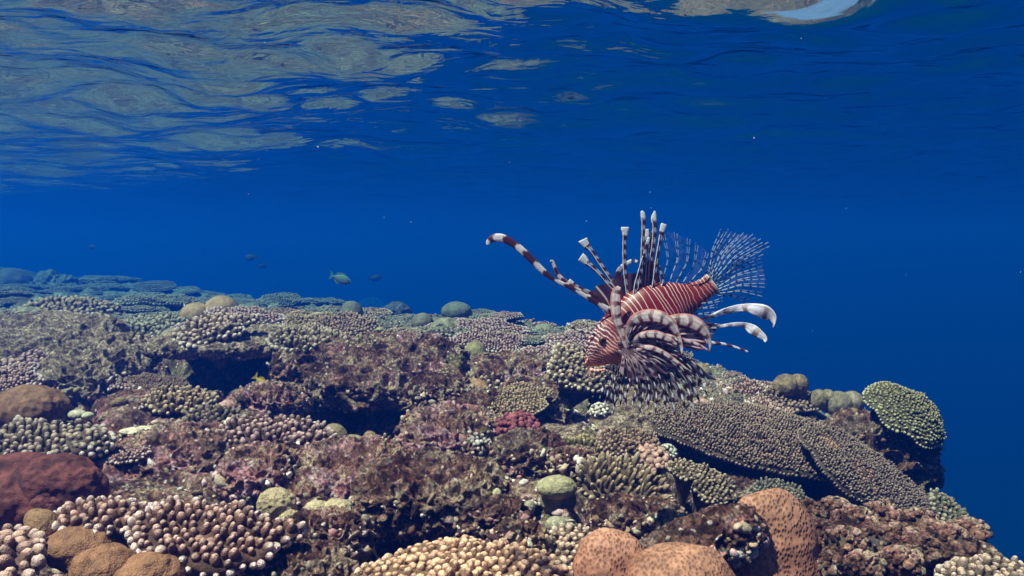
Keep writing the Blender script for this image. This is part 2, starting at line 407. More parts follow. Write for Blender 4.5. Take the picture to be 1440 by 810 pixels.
def plate_coral(name, c, a, b, label, group=None, cat='coral', tilt=8, roll=0, spin=0, sp=.012, ln=.020, rad=.46, cols=BROWN, seed=0, dome=.10, jit=.12, lv=(.6, 1.25, .7), pale=1.0, prof=((0, 1.05), (.35, 1.0), (.68, .84), (.9, .52)),
                thick=.03, amp=.16, splay=1.0, m=6, mat='acro', stalk=.12, lump=.12, cut=None, cap=9000):
    """table or cushion coral: a plate on a stalk crowded with short branches. a, b are half sizes across and away"""
    rng = np.random.RandomState(seed+7); o = empty(name, c, label, cat, group)
    ti, ro = R(tilt), R(roll); up = np.array([math.sin(ro), -math.sin(ti), math.cos(ti)*math.cos(ro)]); up /= np.linalg.norm(up)
    ax = np.array([1, 0, 0.])-up*up[0]; ax /= np.linalg.norm(ax); ay = np.cross(up, ax)
    if spin: cs, sn = math.cos(R(spin)), math.sin(R(spin)); ax, ay = ax*cs+ay*sn, ay*cs-ax*sn
    an, rn = outline(96, rng, amp); H = dome*min(a, b)
    def rim(th): return np.interp(th % (2*math.pi), np.append(an, 2*math.pi), np.append(rn, rn[0]))
    def surf(u, v):     # u, v in unit-disc space -> point, outward direction
        q = np.hypot(u, v); h = H*(1-q**2.2)+.35*thick*fbm(np.stack([u*3, v*3, 0*u+seed], 1), 1, 3, seed)
        return ax*(u*a)[:, None]+ay*(v*b)[:, None]+up*h[:, None]
    # plate: a thick disc with a dark, rough underside
    nr, ns = 14, 96; q = np.linspace(0, 1, nr)[1:]; th = an; rr = rim(th)
    U = (q[:, None]*rr*np.cos(th)).ravel(); W = (q[:, None]*rr*np.sin(th)).ravel()
    top = surf(U, W); qq = np.repeat(q, ns)
    bot = top-up*(thick*(.35+.65*(1-qq**3)))[:, None]-up*((1-qq)**2*stalk)[:, None]
    cen = surf(np.zeros(1), np.zeros(1)); V = np.concatenate([top, bot, cen, cen-up*(thick+stalk)]); K = len(top)
    g = gridf(nr-1, ns, True); j = np.arange(ns); j2 = (j+1) % ns
    F_ = [g, g[:, ::-1]+K, np.stack([(nr-2)*ns+j, (nr-2)*ns+K+j, (nr-2)*ns+K+j2, (nr-2)*ns+j2], -1)[:, ::-1]]
    T_ = [np.stack([np.full(ns, 2*K), j, j2], -1), np.stack([np.full(ns, 2*K+1), K+j2, K+j], -1)]
    V += .12*thick*fbm(V+seed, 60, 2, seed)[:, None]*up
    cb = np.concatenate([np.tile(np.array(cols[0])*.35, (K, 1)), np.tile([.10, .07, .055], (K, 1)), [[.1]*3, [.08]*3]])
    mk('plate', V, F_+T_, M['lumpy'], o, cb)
    # branches
    n0 = int(min(cap, math.pi*a*b/(sp*sp*.87)*1.7))
    gx, gy = np.meshgrid(np.arange(-1.3*a, 1.3*a, sp), np.arange(-1.3*b, 1.3*b, sp*.87)); gx = gx+(np.arange(gx.shape[0])[:, None] % 2)*sp*.5
    gx = gx.ravel()+rng.uniform(-.26, .26, gx.size)*sp; gy = gy.ravel()+rng.uniform(-.26, .26, gy.size)*sp
    u, v = gx/a, gy/b; q = np.hypot(u, v)/rim(np.arctan2(v, u)); k = q < .985
    if cut is not None: k &= ~cut(u, v)
    u, v, q = u[k], v[k], q[k]
    # a ring of outward branches along the rim
    ne = int(math.pi*(a+b)/sp); te = (np.arange(ne)+rng.uniform(-.2, .2, ne))*2*math.pi/ne; re = rim(te)
    if cut is not None: kk = ~cut(re*np.cos(te), re*np.sin(te)); te, re = te[kk], re[kk]
    for sc, low in ((1.0, 0), ):
        u = np.append(u, re*np.cos(te)*sc); v = np.append(v, re*np.sin(te)*sc); q = np.append(q, np.ones(len(te)))
    P = surf(u, v); out = ax*(u/np.maximum(np.hypot(u, v), .01))[:, None]+ay*(v/np.maximum(np.hypot(u, v), .01))[:, None]
    wq = (.08*q+.75*q**7)*splay; D = up+out*wq[:, None]+rng.normal(0, jit, P.shape); D /= np.linalg.norm(D, axis=1)[:, None]
    patch = fbm(np.stack([u*2.2, v*2.2, 0*u+seed*1.3], 1), 1, 2, seed+3)
    dead = (fbm(np.stack([u*3.1, v*3.1, 0*u+seed*2.3], 1), 1, 3, seed+31) > .52) & (q < .8)
    L = ln*rng.uniform(lv[0], lv[1], len(P))*(1-.22*q**4)*(1+lv[2]*patch)*np.where(dead, .35, 1); Rr = sp*rad*rng.uniform(.7, 1.2, len(P))
    P = P-D*(L*.15)[:, None]-up*(.3*thick*(q > .99))[:, None]
    cc = [np.array(cols[0]), np.array(cols[1])]
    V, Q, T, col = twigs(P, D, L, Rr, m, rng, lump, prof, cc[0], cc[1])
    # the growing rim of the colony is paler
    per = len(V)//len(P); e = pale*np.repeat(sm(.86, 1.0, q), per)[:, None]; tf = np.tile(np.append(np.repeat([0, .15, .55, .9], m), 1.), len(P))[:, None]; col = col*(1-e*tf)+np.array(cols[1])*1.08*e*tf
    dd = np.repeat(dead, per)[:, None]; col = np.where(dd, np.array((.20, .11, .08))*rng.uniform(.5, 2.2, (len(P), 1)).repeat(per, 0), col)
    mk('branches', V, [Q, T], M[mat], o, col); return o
def disp_blob(V, Fq, amp, sc, seed, kind='rock'):
    p = V
    if kind == 'rock':
        pw = p+.35/sc*np.stack([fbm(p, sc*1.3, 3, seed+1), fbm(p, sc*1.3, 3, seed+2), fbm(p, sc*1.3, 3, seed+3)], 1)
        w1, w2 = worley(pw, sc*1.6, seed+4, True)
        d = .55*ridged(p, sc, 5, seed, .55)+.5*fbm(p, sc*2.6, 5, seed+9, .62)+.9*(sm(0, .35, w2-w1)-.7)+.35*(.5-worley(pw, sc*5, seed+5))+.24*(.5-worley(pw, sc*11, seed+6))+.10*ridged(p, sc*16, 3, seed+8)
    elif kind == 'lumps':
        d = 1.2*(.55-worley(p, sc, seed+4))+.25*fbm(p, sc*2, 3, seed)
    else: d = fbm(p, sc, 3, seed)
    return V+vnormals(V, Fq)*(d*amp)[:, None]
ROCKP = []
def rock(name, c, size, label, group=None, cat='rock', seed=0, amp=.24, sc=None, res=95, mat='reef', rot=(0, 0, 0), flat=.75, under=0.0, tagit=True):
    V, Fq = csph(res); s = np.array(size, float)
    V = np.sign(V)*np.abs(V)**flat; V = V*s
    if under: V[:, 2] = np.where(V[:, 2] < 0, V[:, 2]*(1-under), V[:, 2])
    r = float(np.prod(s)**(1/3)); sc = sc or 1.5/max(r, .03)
    V = disp_blob(V+seed*3.1, Fq, amp*r, sc, seed)-seed*3.1
    o = mk(name, V, Fq, M[mat]); o.location = c; o.rotation_euler = [R(k) for k in rot]
    mt = np.array(o.rotation_euler.to_matrix()); nn = vnormals(V, Fq)@mt.T; W_ = V@mt.T+np.array(c); up = nn[:, 2] > .25; ROCKP.append((W_[up], nn[up], mat))
    return tag(o, label, cat, group)
def blobs(name, c, parts, label, group=None, cat='coral', col=(.3, .2, .1), seed=0, mat='smooth', res=26, amp=.05, sc=3.0, kind='lumps', col2=None):
    """massive coral of one or several rounded lobes; parts = (dx,dy,dz,rx,ry,rz); remeshed into one skin by overlap"""
    Vs, Fs, Cs = [], [], []; k = 0; rng = np.random.RandomState(seed)
    for i, (dx, dy, dz, rx, ry, rz) in enumerate(parts):
        V, Fq = csph(res); V = V*np.array([rx, ry, rz]); r = (rx*ry*rz)**(1/3)
        V = disp_blob(V+seed+i, Fq, amp*r, sc/r, seed+i*3, kind)-(seed+i)
        g = fbm(V+seed, 2.5/r, 3, seed+40); base = lerp(np.array(col), np.array(col2 if col2 else [x*1.5 for x in col]), sm(-.5, .6, g))
        Vs.append(V+np.array([dx, dy, dz])); Fs.append(Fq+k); Cs.append(base*rng.uniform(.9, 1.1)); k += len(V)
    o = mk(name, np.concatenate(Vs), np.concatenate(Fs), M[mat], None, np.concatenate(Cs)); o.location = c
    return tag(o, label, cat, group)
def knob_cluster(name, c, size, label, group=None, cat='coral', knob=.012, n=90, cols=((.4, .1, .12), (.6, .25, .25)), seed=0, mat='lumpy', up=.2, vary=0):
    """cauliflower-like colony: blunt knobs all over a mound"""
    rng = np.random.RandomState(seed+3); o = empty(name, c, label, cat, group); s = np.array(size, float)
    V, Fq = csph(16); Vb = V*s*.86; Vb = disp_blob(Vb+seed, Fq, .12*float(s.min()), 2.2/float(s.min()), seed, 'fb')-seed
    mk('base', Vb, Fq, M['lumpy'], o, np.tile(np.array(cols[0])*.5, (len(Vb), 1)))
    i = np.arange(n)+.5; z = 1-1.25*i/n; ph = math.pi*(1+5**.5)*i; q = np.sqrt(np.maximum(1-z*z, 0))
    D = np.stack([q*np.cos(ph), q*np.sin(ph), z], 1)+rng.normal(0, .07, (n, 3)); D /= np.linalg.norm(D, axis=1)[:, None]
    P = D*s*(.74+.1*fbm(D*2+seed, 1, 2, seed)[:, None]); D2 = D/s; D2 /= np.linalg.norm(D2, axis=1)[:, None]; D2[:, 2] += up; D2 /= np.linalg.norm(D2, axis=1)[:, None]
    L = float(s.min())*.30+knob*rng.uniform(.8, 1.6, n)
    V, Q, T, col = twigs(P, D2, L, knob*rng.uniform(.75-vary*.5, 1.2+vary, n), 9, rng, .16+.2*vary, ((0, .8), (.35, .95), (.6, 1.1), (.78, 1.05), (.9, .82), (.97, .45)), cols[0], cols[1], .5)
    mk('knobs', V, [Q, T], M[mat], o, col); return o
# seating things from their outline in the view
def frame(x0, x1, y0, y1, h=0.0, D=None):
    cx, cy_ = (x0+x1)/2, (y0+y1)/2; D = D or G(cx, cy_, h); k = D/F
    return at(cx, cy_, D), (x1-x0)/2*k, (y1-y0)*k, k, D
def P_(x0, x1, y0, y1, label, group=None, name='plate_coral', tilt=10, h=.06, D=None, spx=None, lnk=1.6, cols=BROWN, **kw):
    c, a, hh, k, D = frame(x0, x1, y0, y1, h, D); el = math.atan2(-c[2], c[1])
    sp = (spx or 11)*k; ln = sp*lnk*.82
    b = max((hh-ln*.9)/(2*math.sin(max(el+R(tilt), .08))), a*.28); b = min(b, a*1.25)
    a = max(a-ln*.5, a*.6); kw.setdefault('stalk', h+.06)
    return plate_coral(name, c-np.array([0, 0, ln*.4]), a, b, label, group, tilt=tilt, sp=sp, ln=ln, cols=cols, thick=min(.03, .25*a), **kw)
def B_(x0, x1, y0, y1, label, parts=None, group=None, name='boulder_coral', sink=.25, D=None, **kw):
    """rounded coral filling an outline; parts given in fractions of the outline"""
    cx = (x0+x1)/2; D = D or G(cx, y1-.15*(y1-y0)); k = D/F; c = at(cx, (y0+y1)/2, D); a, hh = (x1-x0)/2*k, (y1-y0)/2*k
    if parts is None: parts = [(0, 0, -sink, 1, 1, 1+sink)]
    pp = [(dx*a, dy*a, dz*hh, rx*a, ry*a, rz*hh) for dx, dy, dz, rx, ry, rz in parts]
    return blobs(name, c, pp, label, group, **kw)
def K_(x0, x1, y0, y1, label, name='rock', deep=1.0, D=None, up=0.0, **kw):
    cx = (x0+x1)/2; D = D or G(cx, y1-.3*(y1-y0)); k = D/F; c = at(cx, (y0+y1)/2, D)
    return rock(name, c, ((x1-x0)/2*k, (x1-x0)/2*k*deep, (y1-y0)/2*k), label, **kw)

# ---------------------------------------------------------------- ledges and rocks
LED = 'rock ledges of the reef flat'
K_(228, 425, 464, 492, 'broad dark ledge roofing the deep black hollow left of centre', name='rock_ledge', deep=1.4, D=3.0, group=LED, seed=1, amp=.12, sc=9, res=110, mat='reef_grey')
K_(388, 520, 480, 548, 'craggy brown block hanging over the middle of the black hollow', name='rock_ledge', deep=1.0, D=2.62, rot=(12, 0, 0), group=LED, seed=2, amp=.2, res=90)
K_(440, 650, 492, 548, 'rough reddish brown ledge with a dark cave under its front', name='rock_ledge', deep=1.1, D=2.5, rot=(10, 0, 0), group=LED, seed=3, amp=.2, res=100)
K_(572, 662, 530, 572, 'small knobbly ledge at the right end of the dark cave', name='rock_ledge', deep=.9, D=2.28, rot=(12, 0, 0), group=LED, seed=4, amp=.22)
K_(-60, 160, 460, 508, 'grey brown turf covered slope at the left edge under a strip of branching coral', name='rock_ledge', deep=1.0, D=3.05, rot=(11, 0, 0), group=LED, seed=5, amp=.16, res=100, mat='reef_grey')
K_(70, 205, 488, 548, 'grey rubble ledge jutting right from below two small table corals', name='rock_ledge', deep=1.3, D=2.7, rot=(17, 0, 0), group=LED, seed=6, amp=.18, res=110, mat='reef_grey')
K_(325, 430, 545, 590, 'low bank of pale coral rubble in front of the black hollow', name='rock_ledge', deep=.8, D=2.25, group=LED, seed=7, amp=.25, mat='reef_pink')
K_(170, 330, 612, 668, 'pink crusted rock just below the flat pale green plate', name='rock', deep=0.94, rot=(12, 0, 0), D=1.75, group='pink crusted rocks of the front ridge', seed=8, amp=.2, res=110, mat='reef_pink')
K_(312, 432, 632, 694, 'rounded mauve and brown boulder over a small black gap', name='rock', deep=1.08, rot=(8, 0, 0), D=1.62, group='pink crusted rocks of the front ridge', seed=9, amp=.18, res=110, mat='reef_pink')
K_(400, 580, 640, 712, 'long pink and cream crusted rock behind two pale tan lumps', name='rock', deep=0.94, rot=(16, 0, 0), D=1.62, group='pink crusted rocks of the front ridge', seed=10, amp=.2, res=100, mat='reef_pink')
K_(500, 712, 655, 728, 'large craggy rock with ochre turf roofing the lower black cave', name='rock', deep=0.74, rot=(14, 0, 0), D=1.5, group='pink crusted rocks of the front ridge', seed=11, amp=.2, res=110, mat='reef')
K_(640, 745, 700, 780, 'rusty brown rock face right of the lower black cave', name='rock', deep=.7, D=1.42, group='dark rusty rocks', seed=12, amp=.2, res=110, mat='reef_dark')
K_(560, 690, 585, 640, 'mauve knobbly rock mound in the middle of the reef', name='rock', deep=1.08, rot=(14, 0, 0), D=2.0, group='central rocks', seed=13, amp=.24, res=110, mat='reef_pink')
K_(620, 720, 560, 610, 'brown pitted rock left of the round pink coral', name='rock', deep=1.22, rot=(12, 0, 0), D=2.2, group='central rocks', seed=14, amp=.24, res=80)
K_(690, 800, 612, 690, 'dark red brown overhang right below the round pink coral', name='rock', deep=0.94, rot=(8, 0, 0), D=1.85, group='dark rusty rocks', seed=15, amp=.24, res=110, mat='reef_dark')
K_(770, 840, 630, 680, 'pale lilac crusted rock beside a bushy brown coral', name='rock', deep=.8, D=1.78, group='central rocks', seed=16, amp=.2, res=110, mat='reef_pink')
K_(700, 800, 545, 600, 'tan rubble rock under the lionfish, left of its fins', name='rock', deep=1.35, rot=(14, 0, 0), D=2.3, group='central rocks', seed=17, amp=.2, res=110, mat='reef')
K_(830, 960, 560, 612, 'yellowish grey rock shelf directly under the lionfish fins', name='rock', deep=1.22, rot=(14, 0, 0), D=2.25, group='central rocks', seed=18, amp=.12, res=110, mat='reef_grey')
K_(690, 770, 735, 800, 'speckled brown rock at the foot of the dark gap, beside a tiny round green lump', name='rock', deep=.8, D=1.3, group='dark rusty rocks', seed=19, amp=.2, res=110, mat='reef_dark')
K_(825, 960, 705, 760, 'reddish rubble rock behind the ridged brain coral domes', name='rock', deep=.8, D=1.45, group='central rocks', seed=20, amp=.22, res=80)
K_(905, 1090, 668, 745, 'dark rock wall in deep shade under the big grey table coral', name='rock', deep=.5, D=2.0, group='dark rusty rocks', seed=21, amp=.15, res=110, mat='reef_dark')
K_(1150, 1302, 586, 740, 'knobbly brown rock carrying the green coral head at the drop off', name='rock', deep=.9, D=2.2, group='rocks along the drop off', seed=22, amp=.25, res=110, mat='reef_dark')
K_(330, 500, 770, 830, 'brown weedy rock along the bottom edge of the picture', name='rock', deep=.7, D=1.2, group='bottom rocks', seed=23, amp=.2, res=80)
K_(395, 520, 722, 790, 'mottled rock with small lilac knobs right of the large table coral', name='rock', deep=.7, D=1.3, group='bottom rocks', seed=24, amp=.24, res=110, mat='reef_pink')
K_(1110, 1400, 745, 850, 'brown and cream rubble bank at the bottom right corner', name='rock', deep=.5, D=1.3, group='rocks along the drop off', seed=25, amp=.16, res=100)
K_(640, 780, 500, 560, 'low brown reef rock between grey plates left of the fish', name='rock', deep=1.0, D=2.6, group='central rocks', seed=26, amp=.15, res=110, mat='reef')
K_(882, 1082, 728, 806, 'dark red brown dead top of the brain coral, studded with pale bits', name='rock', deep=.42, D=1.17, group='bottom rocks', seed=27, amp=.12, res=110, mat='reef_dark', rot=(0, -21, 0))

# ---------------------------------------------------------------- branching corals
P_(178, 412, 694, 792, 'large brown table coral with thick pale tipped branches, nearest on the left', spx=14, lnk=1.4, rad=.5, prof=((0, 1.0), (.4, .95), (.7, .74), (.9, .42)), jit=.08, lv=(.85, 1.12, .3), tilt=24, roll=7, h=.10, seed=1, cols=BROWN, m=8, amp=.10, splay=1.2, lump=.16)
P_(70, 215, 690, 748, 'smaller coral lobe of fat pale brown branches behind an orange lumpy coral', spx=14.5, lnk=1.3, rad=.5, jit=.08, lv=(.85, 1.12, .3), prof=((0, 1.0), (.4, .95), (.7, .74), (.9, .42)), tilt=20, h=.08, seed=2, cols=BROWN, m=8, splay=1.2, lump=.16)
P_(-40, 162, 584, 642, 'bumpy pale branching coral at the left edge above the red brown crust', spx=11.5, lnk=1.3, tilt=12, h=.05, seed=3, cols=((.22, .15, .10), (.66, .56, .50)), m=7, splay=1.2)
P_(-70, 62, 722, 840, 'fat fingered pinkish coral in the bottom left corner', spx=21, lnk=1.4, tilt=14, h=.06, seed=4, cols=((.30, .16, .12), (.72, .52, .46)), m=9, rad=.5, lump=.18)
P_(296, 472, 576, 640, 'cushion of white tipped branches in the middle left with a pale rim', spx=11, lnk=1.5, tilt=16, roll=4, h=.05, seed=5, cols=DUSK, m=7, splay=1.3)
P_(200, 302, 538, 577, 'small olive and cream branching coral in front of the black hollow', spx=9, lnk=1.6, tilt=14, h=.05, seed=6, cols=OLIVE, splay=1.3)
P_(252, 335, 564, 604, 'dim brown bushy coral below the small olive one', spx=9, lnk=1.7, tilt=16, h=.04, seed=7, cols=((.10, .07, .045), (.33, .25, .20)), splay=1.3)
P_(-30, 92, 490, 534, 'dark plate coral with white tips at the left edge above a brown dome', spx=9, lnk=1.5, tilt=16, h=.06, seed=8, cols=DUSK, splay=1.3)
P_(128, 224, 470, 510, 'small oval plate coral with white tips on the grey ledge', spx=9, lnk=1.5, tilt=20, h=.07, seed=9, cols=DUSK, splay=1.3)
P_(145, 262, 438, 476, 'pale grey plate coral behind the small oval one', spx=8, lnk=1.5, tilt=10, h=.06, seed=10, cols=((.17, .14, .09), (.52, .48, .38)))
P_(25, 155, 414, 446, 'long strip of low cream branches crowning the left slope', spx=7.5, lnk=1.4, tilt=9, h=.05, seed=11, cols=OLIVE)
P_(-35, 26, 455, 487, 'small white tipped coral tuft cut by the left edge', spx=8, lnk=1.5, tilt=14, h=.05, seed=12, cols=DUSK)
P_(243, 355, 436, 480, 'pink tinged plate coral in front of the tan double dome', spx=9, lnk=1.5, tilt=16, roll=-6, h=.08, D=2.78, seed=13, cols=((.20, .12, .08), (.68, .56, .50)), splay=1.3)
P_(376, 484, 455, 490, 'brown plate coral with dense upright branches on the ledge lip', spx=8, lnk=1.8, tilt=9, h=.07, D=2.66, seed=14, cols=((.20, .14, .09), (.52, .45, .37)), splay=1.3)
P_(470, 588, 470, 503, 'long thin plate coral reaching right along the ledge lip', spx=7.5, lnk=1.7, tilt=8, roll=5, h=.06, D=2.62, seed=15, cols=((.20, .14, .08), (.58, .50, .38)), splay=1.2)
P_(578, 652, 490, 513, 'small grey plate coral right of the long thin one', spx=7, lnk=1.5, tilt=8, h=.04, seed=16, cols=GREYB)
P_(628, 738, 503, 547, 'tan plate coral with white edge tips left of the lionfish', spx=8, lnk=1.7, tilt=10, h=.05, seed=17, cols=((.23, .155, .10), (.62, .50, .41)), splay=1.3)
P_(690, 742, 490, 512, 'small dense tan coral just behind the white edged plate', spx=7, lnk=1.6, tilt=8, h=.04, seed=18, cols=OLIVE)
P_(764, 872, 484, 546, 'cream plate coral tilting down to the right under the lionfish head', spx=8, lnk=1.5, tilt=22, roll=20, h=.10, seed=19, D=2.3, cols=((.26, .175, .11), (.62, .52, .40)), splay=1.2)
P_(560, 624, 572, 598, 'tiny tan coral tuft at the lower lip of the dark cave', spx=8, lnk=1.4, tilt=12, h=.04, seed=20, cols=OLIVE)
P_(806, 945, 630, 712, 'bushy brown coral of pointed branches leaning to the camera', spx=11, lnk=2.3, tilt=22, roll=12, h=.05, seed=21, cols=((.24, .16, .095), (.48, .37, .26)), splay=1.6, amp=.1, rad=.38)
P_(836, 934, 598, 640, 'flat oval grey coral with fine crowded branches', spx=6.5, lnk=1.6, tilt=14, roll=5, h=.06, seed=22, cols=GREYB, splay=1.2, amp=.08)
P_(790, 862, 604, 652, 'olive tufted coral wrapping the left of the flat oval grey coral', spx=8, lnk=1.8, tilt=20, h=.03, seed=23, cols=((.20, .15, .07), (.44, .36, .20)), splay=1.5)
P_(938, 988, 642, 672, 'small round grey green plate coral above the black shade', spx=6, lnk=1.3, tilt=18, h=.06, seed=24, cols=((.21, .15, .10), (.46, .37, .27)), amp=.08)
P_(960, 1032, 648, 704, 'grey green coral skirt stepping down beside the black shade', spx=7, lnk=1.5, tilt=24, roll=14, h=.04, seed=25, cols=((.20, .14, .09), (.46, .36, .26)))
T1 = P_(912, 1235, 564, 656, 'huge grey table coral of fine even branches, upper left part of the big shelf', name='table_coral', pale=.25, spx=4.6, lnk=1.9, tilt=17, roll=9, h=.14, D=2.12, seed=26, cols=((.15, .095, .07), (.36, .27, .215)), splay=.9, amp=.07, m=5, mat='acro_fine', dome=.16)
T2 = P_(1095, 1362, 616, 722, 'huge grey table coral drooping down to the right over the drop off', name='table_coral', pale=.25, spx=4.5, lnk=1.8, tilt=21, roll=32, h=.14, D=2.04, seed=27, cols=((.14, .09, .068), (.34, .255, .205)), splay=.9, amp=.07, m=5, mat='acro_fine', dome=.22)
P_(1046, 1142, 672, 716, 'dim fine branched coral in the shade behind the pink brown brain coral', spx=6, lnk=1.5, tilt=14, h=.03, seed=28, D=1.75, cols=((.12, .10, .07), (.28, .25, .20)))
P_(1045, 1160, 540, 575, 'low grey ridge of short branches behind the huge table coral', spx=6, lnk=1.4, tilt=12, roll=8, h=.03, seed=29, cols=GREYB)
P_(1318, 1500, 775, 830, 'pale knobby coral cut off by the bottom right corner', spx=12, lnk=1.2, tilt=14, roll=5, h=.02, D=1.15, seed=30, cols=((.32, .22, .16), (.66, .52, .44)), rad=.5, m=8, lump=.2)
P_(500, 800, 752, 850, 'pale orange nubby coral along the bottom edge', spx=13, lnk=1.1, tilt=12, h=.03, D=1.13, seed=31, cols=PALE, rad=.52, m=9, lump=.25, dome=.2, thick=.05) if False else None
P_(498, 800, 754, 850, 'pale orange nubby coral along the bottom edge', spx=12.5, lnk=1.15, tilt=12, h=.03, D=1.14, seed=31, cols=PALE, rad=.52, m=9, lump=.25, dome=.25)
P_(760, 840, 735, 790, 'cluster of pinkish cream nubs left of the ridged brain coral', spx=11, lnk=1.2, tilt=16, h=.02, D=1.3, seed=32, cols=((.32, .20, .14), (.70, .55, .46)), rad=.5, m=8, lump=.2)
P_(-20, 32, 563, 588, 'small pale coral tuft beside the brown dome at the left edge', spx=8, lnk=1.3, tilt=12, h=.03, seed=33, cols=((.25, .2, .14), (.6, .54, .46)))
P_(1212, 1332, 540, 618, 'green coral head with fine short branches perched on the drop off', name='green_coral', spx=5, lnk=1.2, tilt=26, roll=20, h=.06, D=2.15, seed=34, cols=GREEN, dome=.5, splay=1.4, amp=.09)
P_(640, 700, 522, 548, 'thin grey brown plate coral in front of the white edged plate', spx=7, lnk=1.5, tilt=10, h=.03, seed=35, cols=GREYB)
P_(1300, 1392, 690, 760, 'greenish fine coral fringe under the drooping table coral', spx=8, lnk=1.3, tilt=24, roll=35, h=.02, D=1.6, seed=36, cols=((.15, .13, .08), (.34, .30, .22)))

# ---------------------------------------------------------------- knobbly corals
def KN(x0, x1, y0, y1, label, knob, n, cols, seed, D=None, **kw):
    c, a, hh, k, D = frame(x0, x1, y0, y1, .0, D or G((x0+x1)/2, y1-4)); return knob_cluster('knobbly_coral', c-np.array([0, 0, hh*.1]), (a, a*.9, hh*.62), label, knob=knob*k, n=n, cols=cols, seed=seed, **kw)
KN(700, 758, 584, 622, 'round pink coral of crowded blunt knobs', 4.2, 110, ((.12, .028, .032), (.26, .08, .085)), 1)
KN(886, 942, 632, 668, 'dusty brown pink knobbly coral between two grey corals', 4.6, 110, ((.22, .12, .09), (.46, .29, .24)), 2)
KN(830, 858, 570, 588, 'tiny white knobbly coral right under the lionfish', 2.6, 60, ((.28, .24, .19), (.55, .50, .42)), 3, D=2.0)
KN(640, 690, 612, 640, 'mint and white knobbly crust in the middle of the reef', 3.2, 70, ((.18, .15, .12), (.42, .40, .35)), 4)
KN(925, 952, 628, 646, 'small whitish mint coral between brown knobs and black shade', 2.6, 60, ((.24, .22, .18), (.50, .48, .41)), 5)
rb = np.random.RandomState(9)
RUB = 'knobbly rubble corals at the bottom right'
for i, (x, y, s_) in enumerate([(1135, 728, 26), (1172, 722, 24), (1205, 738, 28), (1150, 758, 30), (1188, 770, 30), (1240, 732, 28), (1225, 768, 30), (1262, 765, 30), (1292, 742, 28), (1298, 778, 28), (1330, 762, 30), (1268, 795, 28), (1352, 785, 24), (1365, 752, 24), (1215, 800, 26), (1160, 795, 24)]):
    hue = rb.uniform(0, 1); D = 1.42-(y-722)*.0032
    c, a, hh, k, D = frame(x-s_, x+s_, y-s_*.8, y+s_*.8, 0, D)
    cc = [((.13, .09, .045), (.34, .28, .17)), ((.17, .085, .06), (.44, .30, .25)), ((.12, .09, .08), (.42, .37, .40)), ((.18, .07, .04), (.36, .21, .14))][i % 4]
    knob_cluster('knobbly_coral', c, (a, a, hh*.5), 'stubby mottled rubble coral in the bank under the drooping table coral', RUB, knob=4.2*k, n=44+int(rb.uniform(0, 14)), cols=cc, seed=20+i, up=.5, vary=.6, mat='reef_pink' if i % 3 else 'reef')

# ---------------------------------------------------------------- rounded corals
TAN = (.20, .135, .075)
B_(256, 334, 419, 458, 'tan double dome coral standing over the plate corals on the left', parts=[(-.45, -.1, -.3, .58, .6, 1.0), (.35, .2, 0, .62, .7, 1.15)], col=(.25, .16, .09), seed=1)
B_(-12, 97, 540, 596, 'smooth lumpy brown coral dome at the left edge', parts=[(0, 0, -.3, 1, .9, 1.25), (.3, -.3, -.2, .6, .6, .95)], col=(.14, .07, .037), seed=2, mat='lumpy', res=36, amp=.08)
B_(477, 511, 423, 454, 'dark dome coral standing beside a dark hummock on the middle reef', col=(.10, .10, .08), seed=3)
B_(500, 545, 416, 442, 'dark blue hummock right of the dark dome, farther of two', col=(.05, .05, .06), seed=4, mat='lumpy', parts=[(0, 0, -.3, 1, .8, 1.1), (.5, -.2, -.5, .7, .7, .9)], amp=.2)
B_(538, 578, 425, 446, 'dark blue hummock right of the dark dome, nearer and lower of two', col=(.05, .05, .06), seed=5, mat='lumpy', amp=.2)
B_(581, 619, 460, 494, 'olive tan coral of three knobs on the middle reef', parts=[(.15, 0, -.1, .82, .8, 1.1), (-.72, .1, 0, .32, .4, .95), (-.1, -.5, -.4, .5, .4, .8)], col=(.22, .17, .07), seed=6)
B_(652, 684, 480, 510, 'round olive dome coral, a lone smooth ball left of the fish', col=(.22, .185, .09), seed=7, sink=.1)
B_(403, 467, 440, 466, 'row of low olive lumps behind the ledge plate', parts=[(-.5, 0, -.2, .6, .5, 1), (.4, .1, 0, .6, .5, 1.1)], col=(.26, .21, .11), seed=8)
B_(496, 524, 444, 468, 'small tan coral cone with a pale top', parts=[(0, 0, -.5, 1, 1, 1.0), (0, 0, .35, .45, .45, .6)], col=(.27, .19, .11), seed=9)
B_(526, 551, 459, 480, 'pair of small olive nubs in a row behind the thin plate', parts=[(-.3, 0, 0, .6, .6, 1), (.4, -.2, -.4, .6, .6, .8)], col=(.25, .21, .11), seed=10)
B_(578, 610, 440, 464, 'grey brown dome behind the olive coral of three knobs', col=(.14, .12, .09), seed=11)
B_(620, 664, 424, 448, 'wide dark dome far out on the blue reef edge', col=(.10, .11, .09), seed=12)
B_(-18, 50, 376, 408, 'dark smooth boulder on the skyline at the left edge', col=(.07, .065, .06), seed=13, parts=[(-.1, 0, -.5, 1, .8, 1.4), (.35, 0, -.9, .7, .6, 1.1)])
B_(46, 112, 379, 414, 'dark ragged hummock right of the smooth skyline boulder', col=(.075, .08, .065), seed=14, mat='lumpy', amp=.35, parts=[(-.3, 0, -.5, .7, .8, 1.3), (.45, 0, -.6, .6, .6, 1.1)])
B_(112, 140, 453, 478, 'small pale ribbed dome beside a dark hollow on the left', col=(.42, .37, .26), seed=15)
B_(636, 690, 528, 566, 'orange brown soft lump under the white edged plate coral', parts=[(0, 0, -.3, 1, .8, 1.1)], col=(.27, .15, .075), seed=16, mat='lumpy')
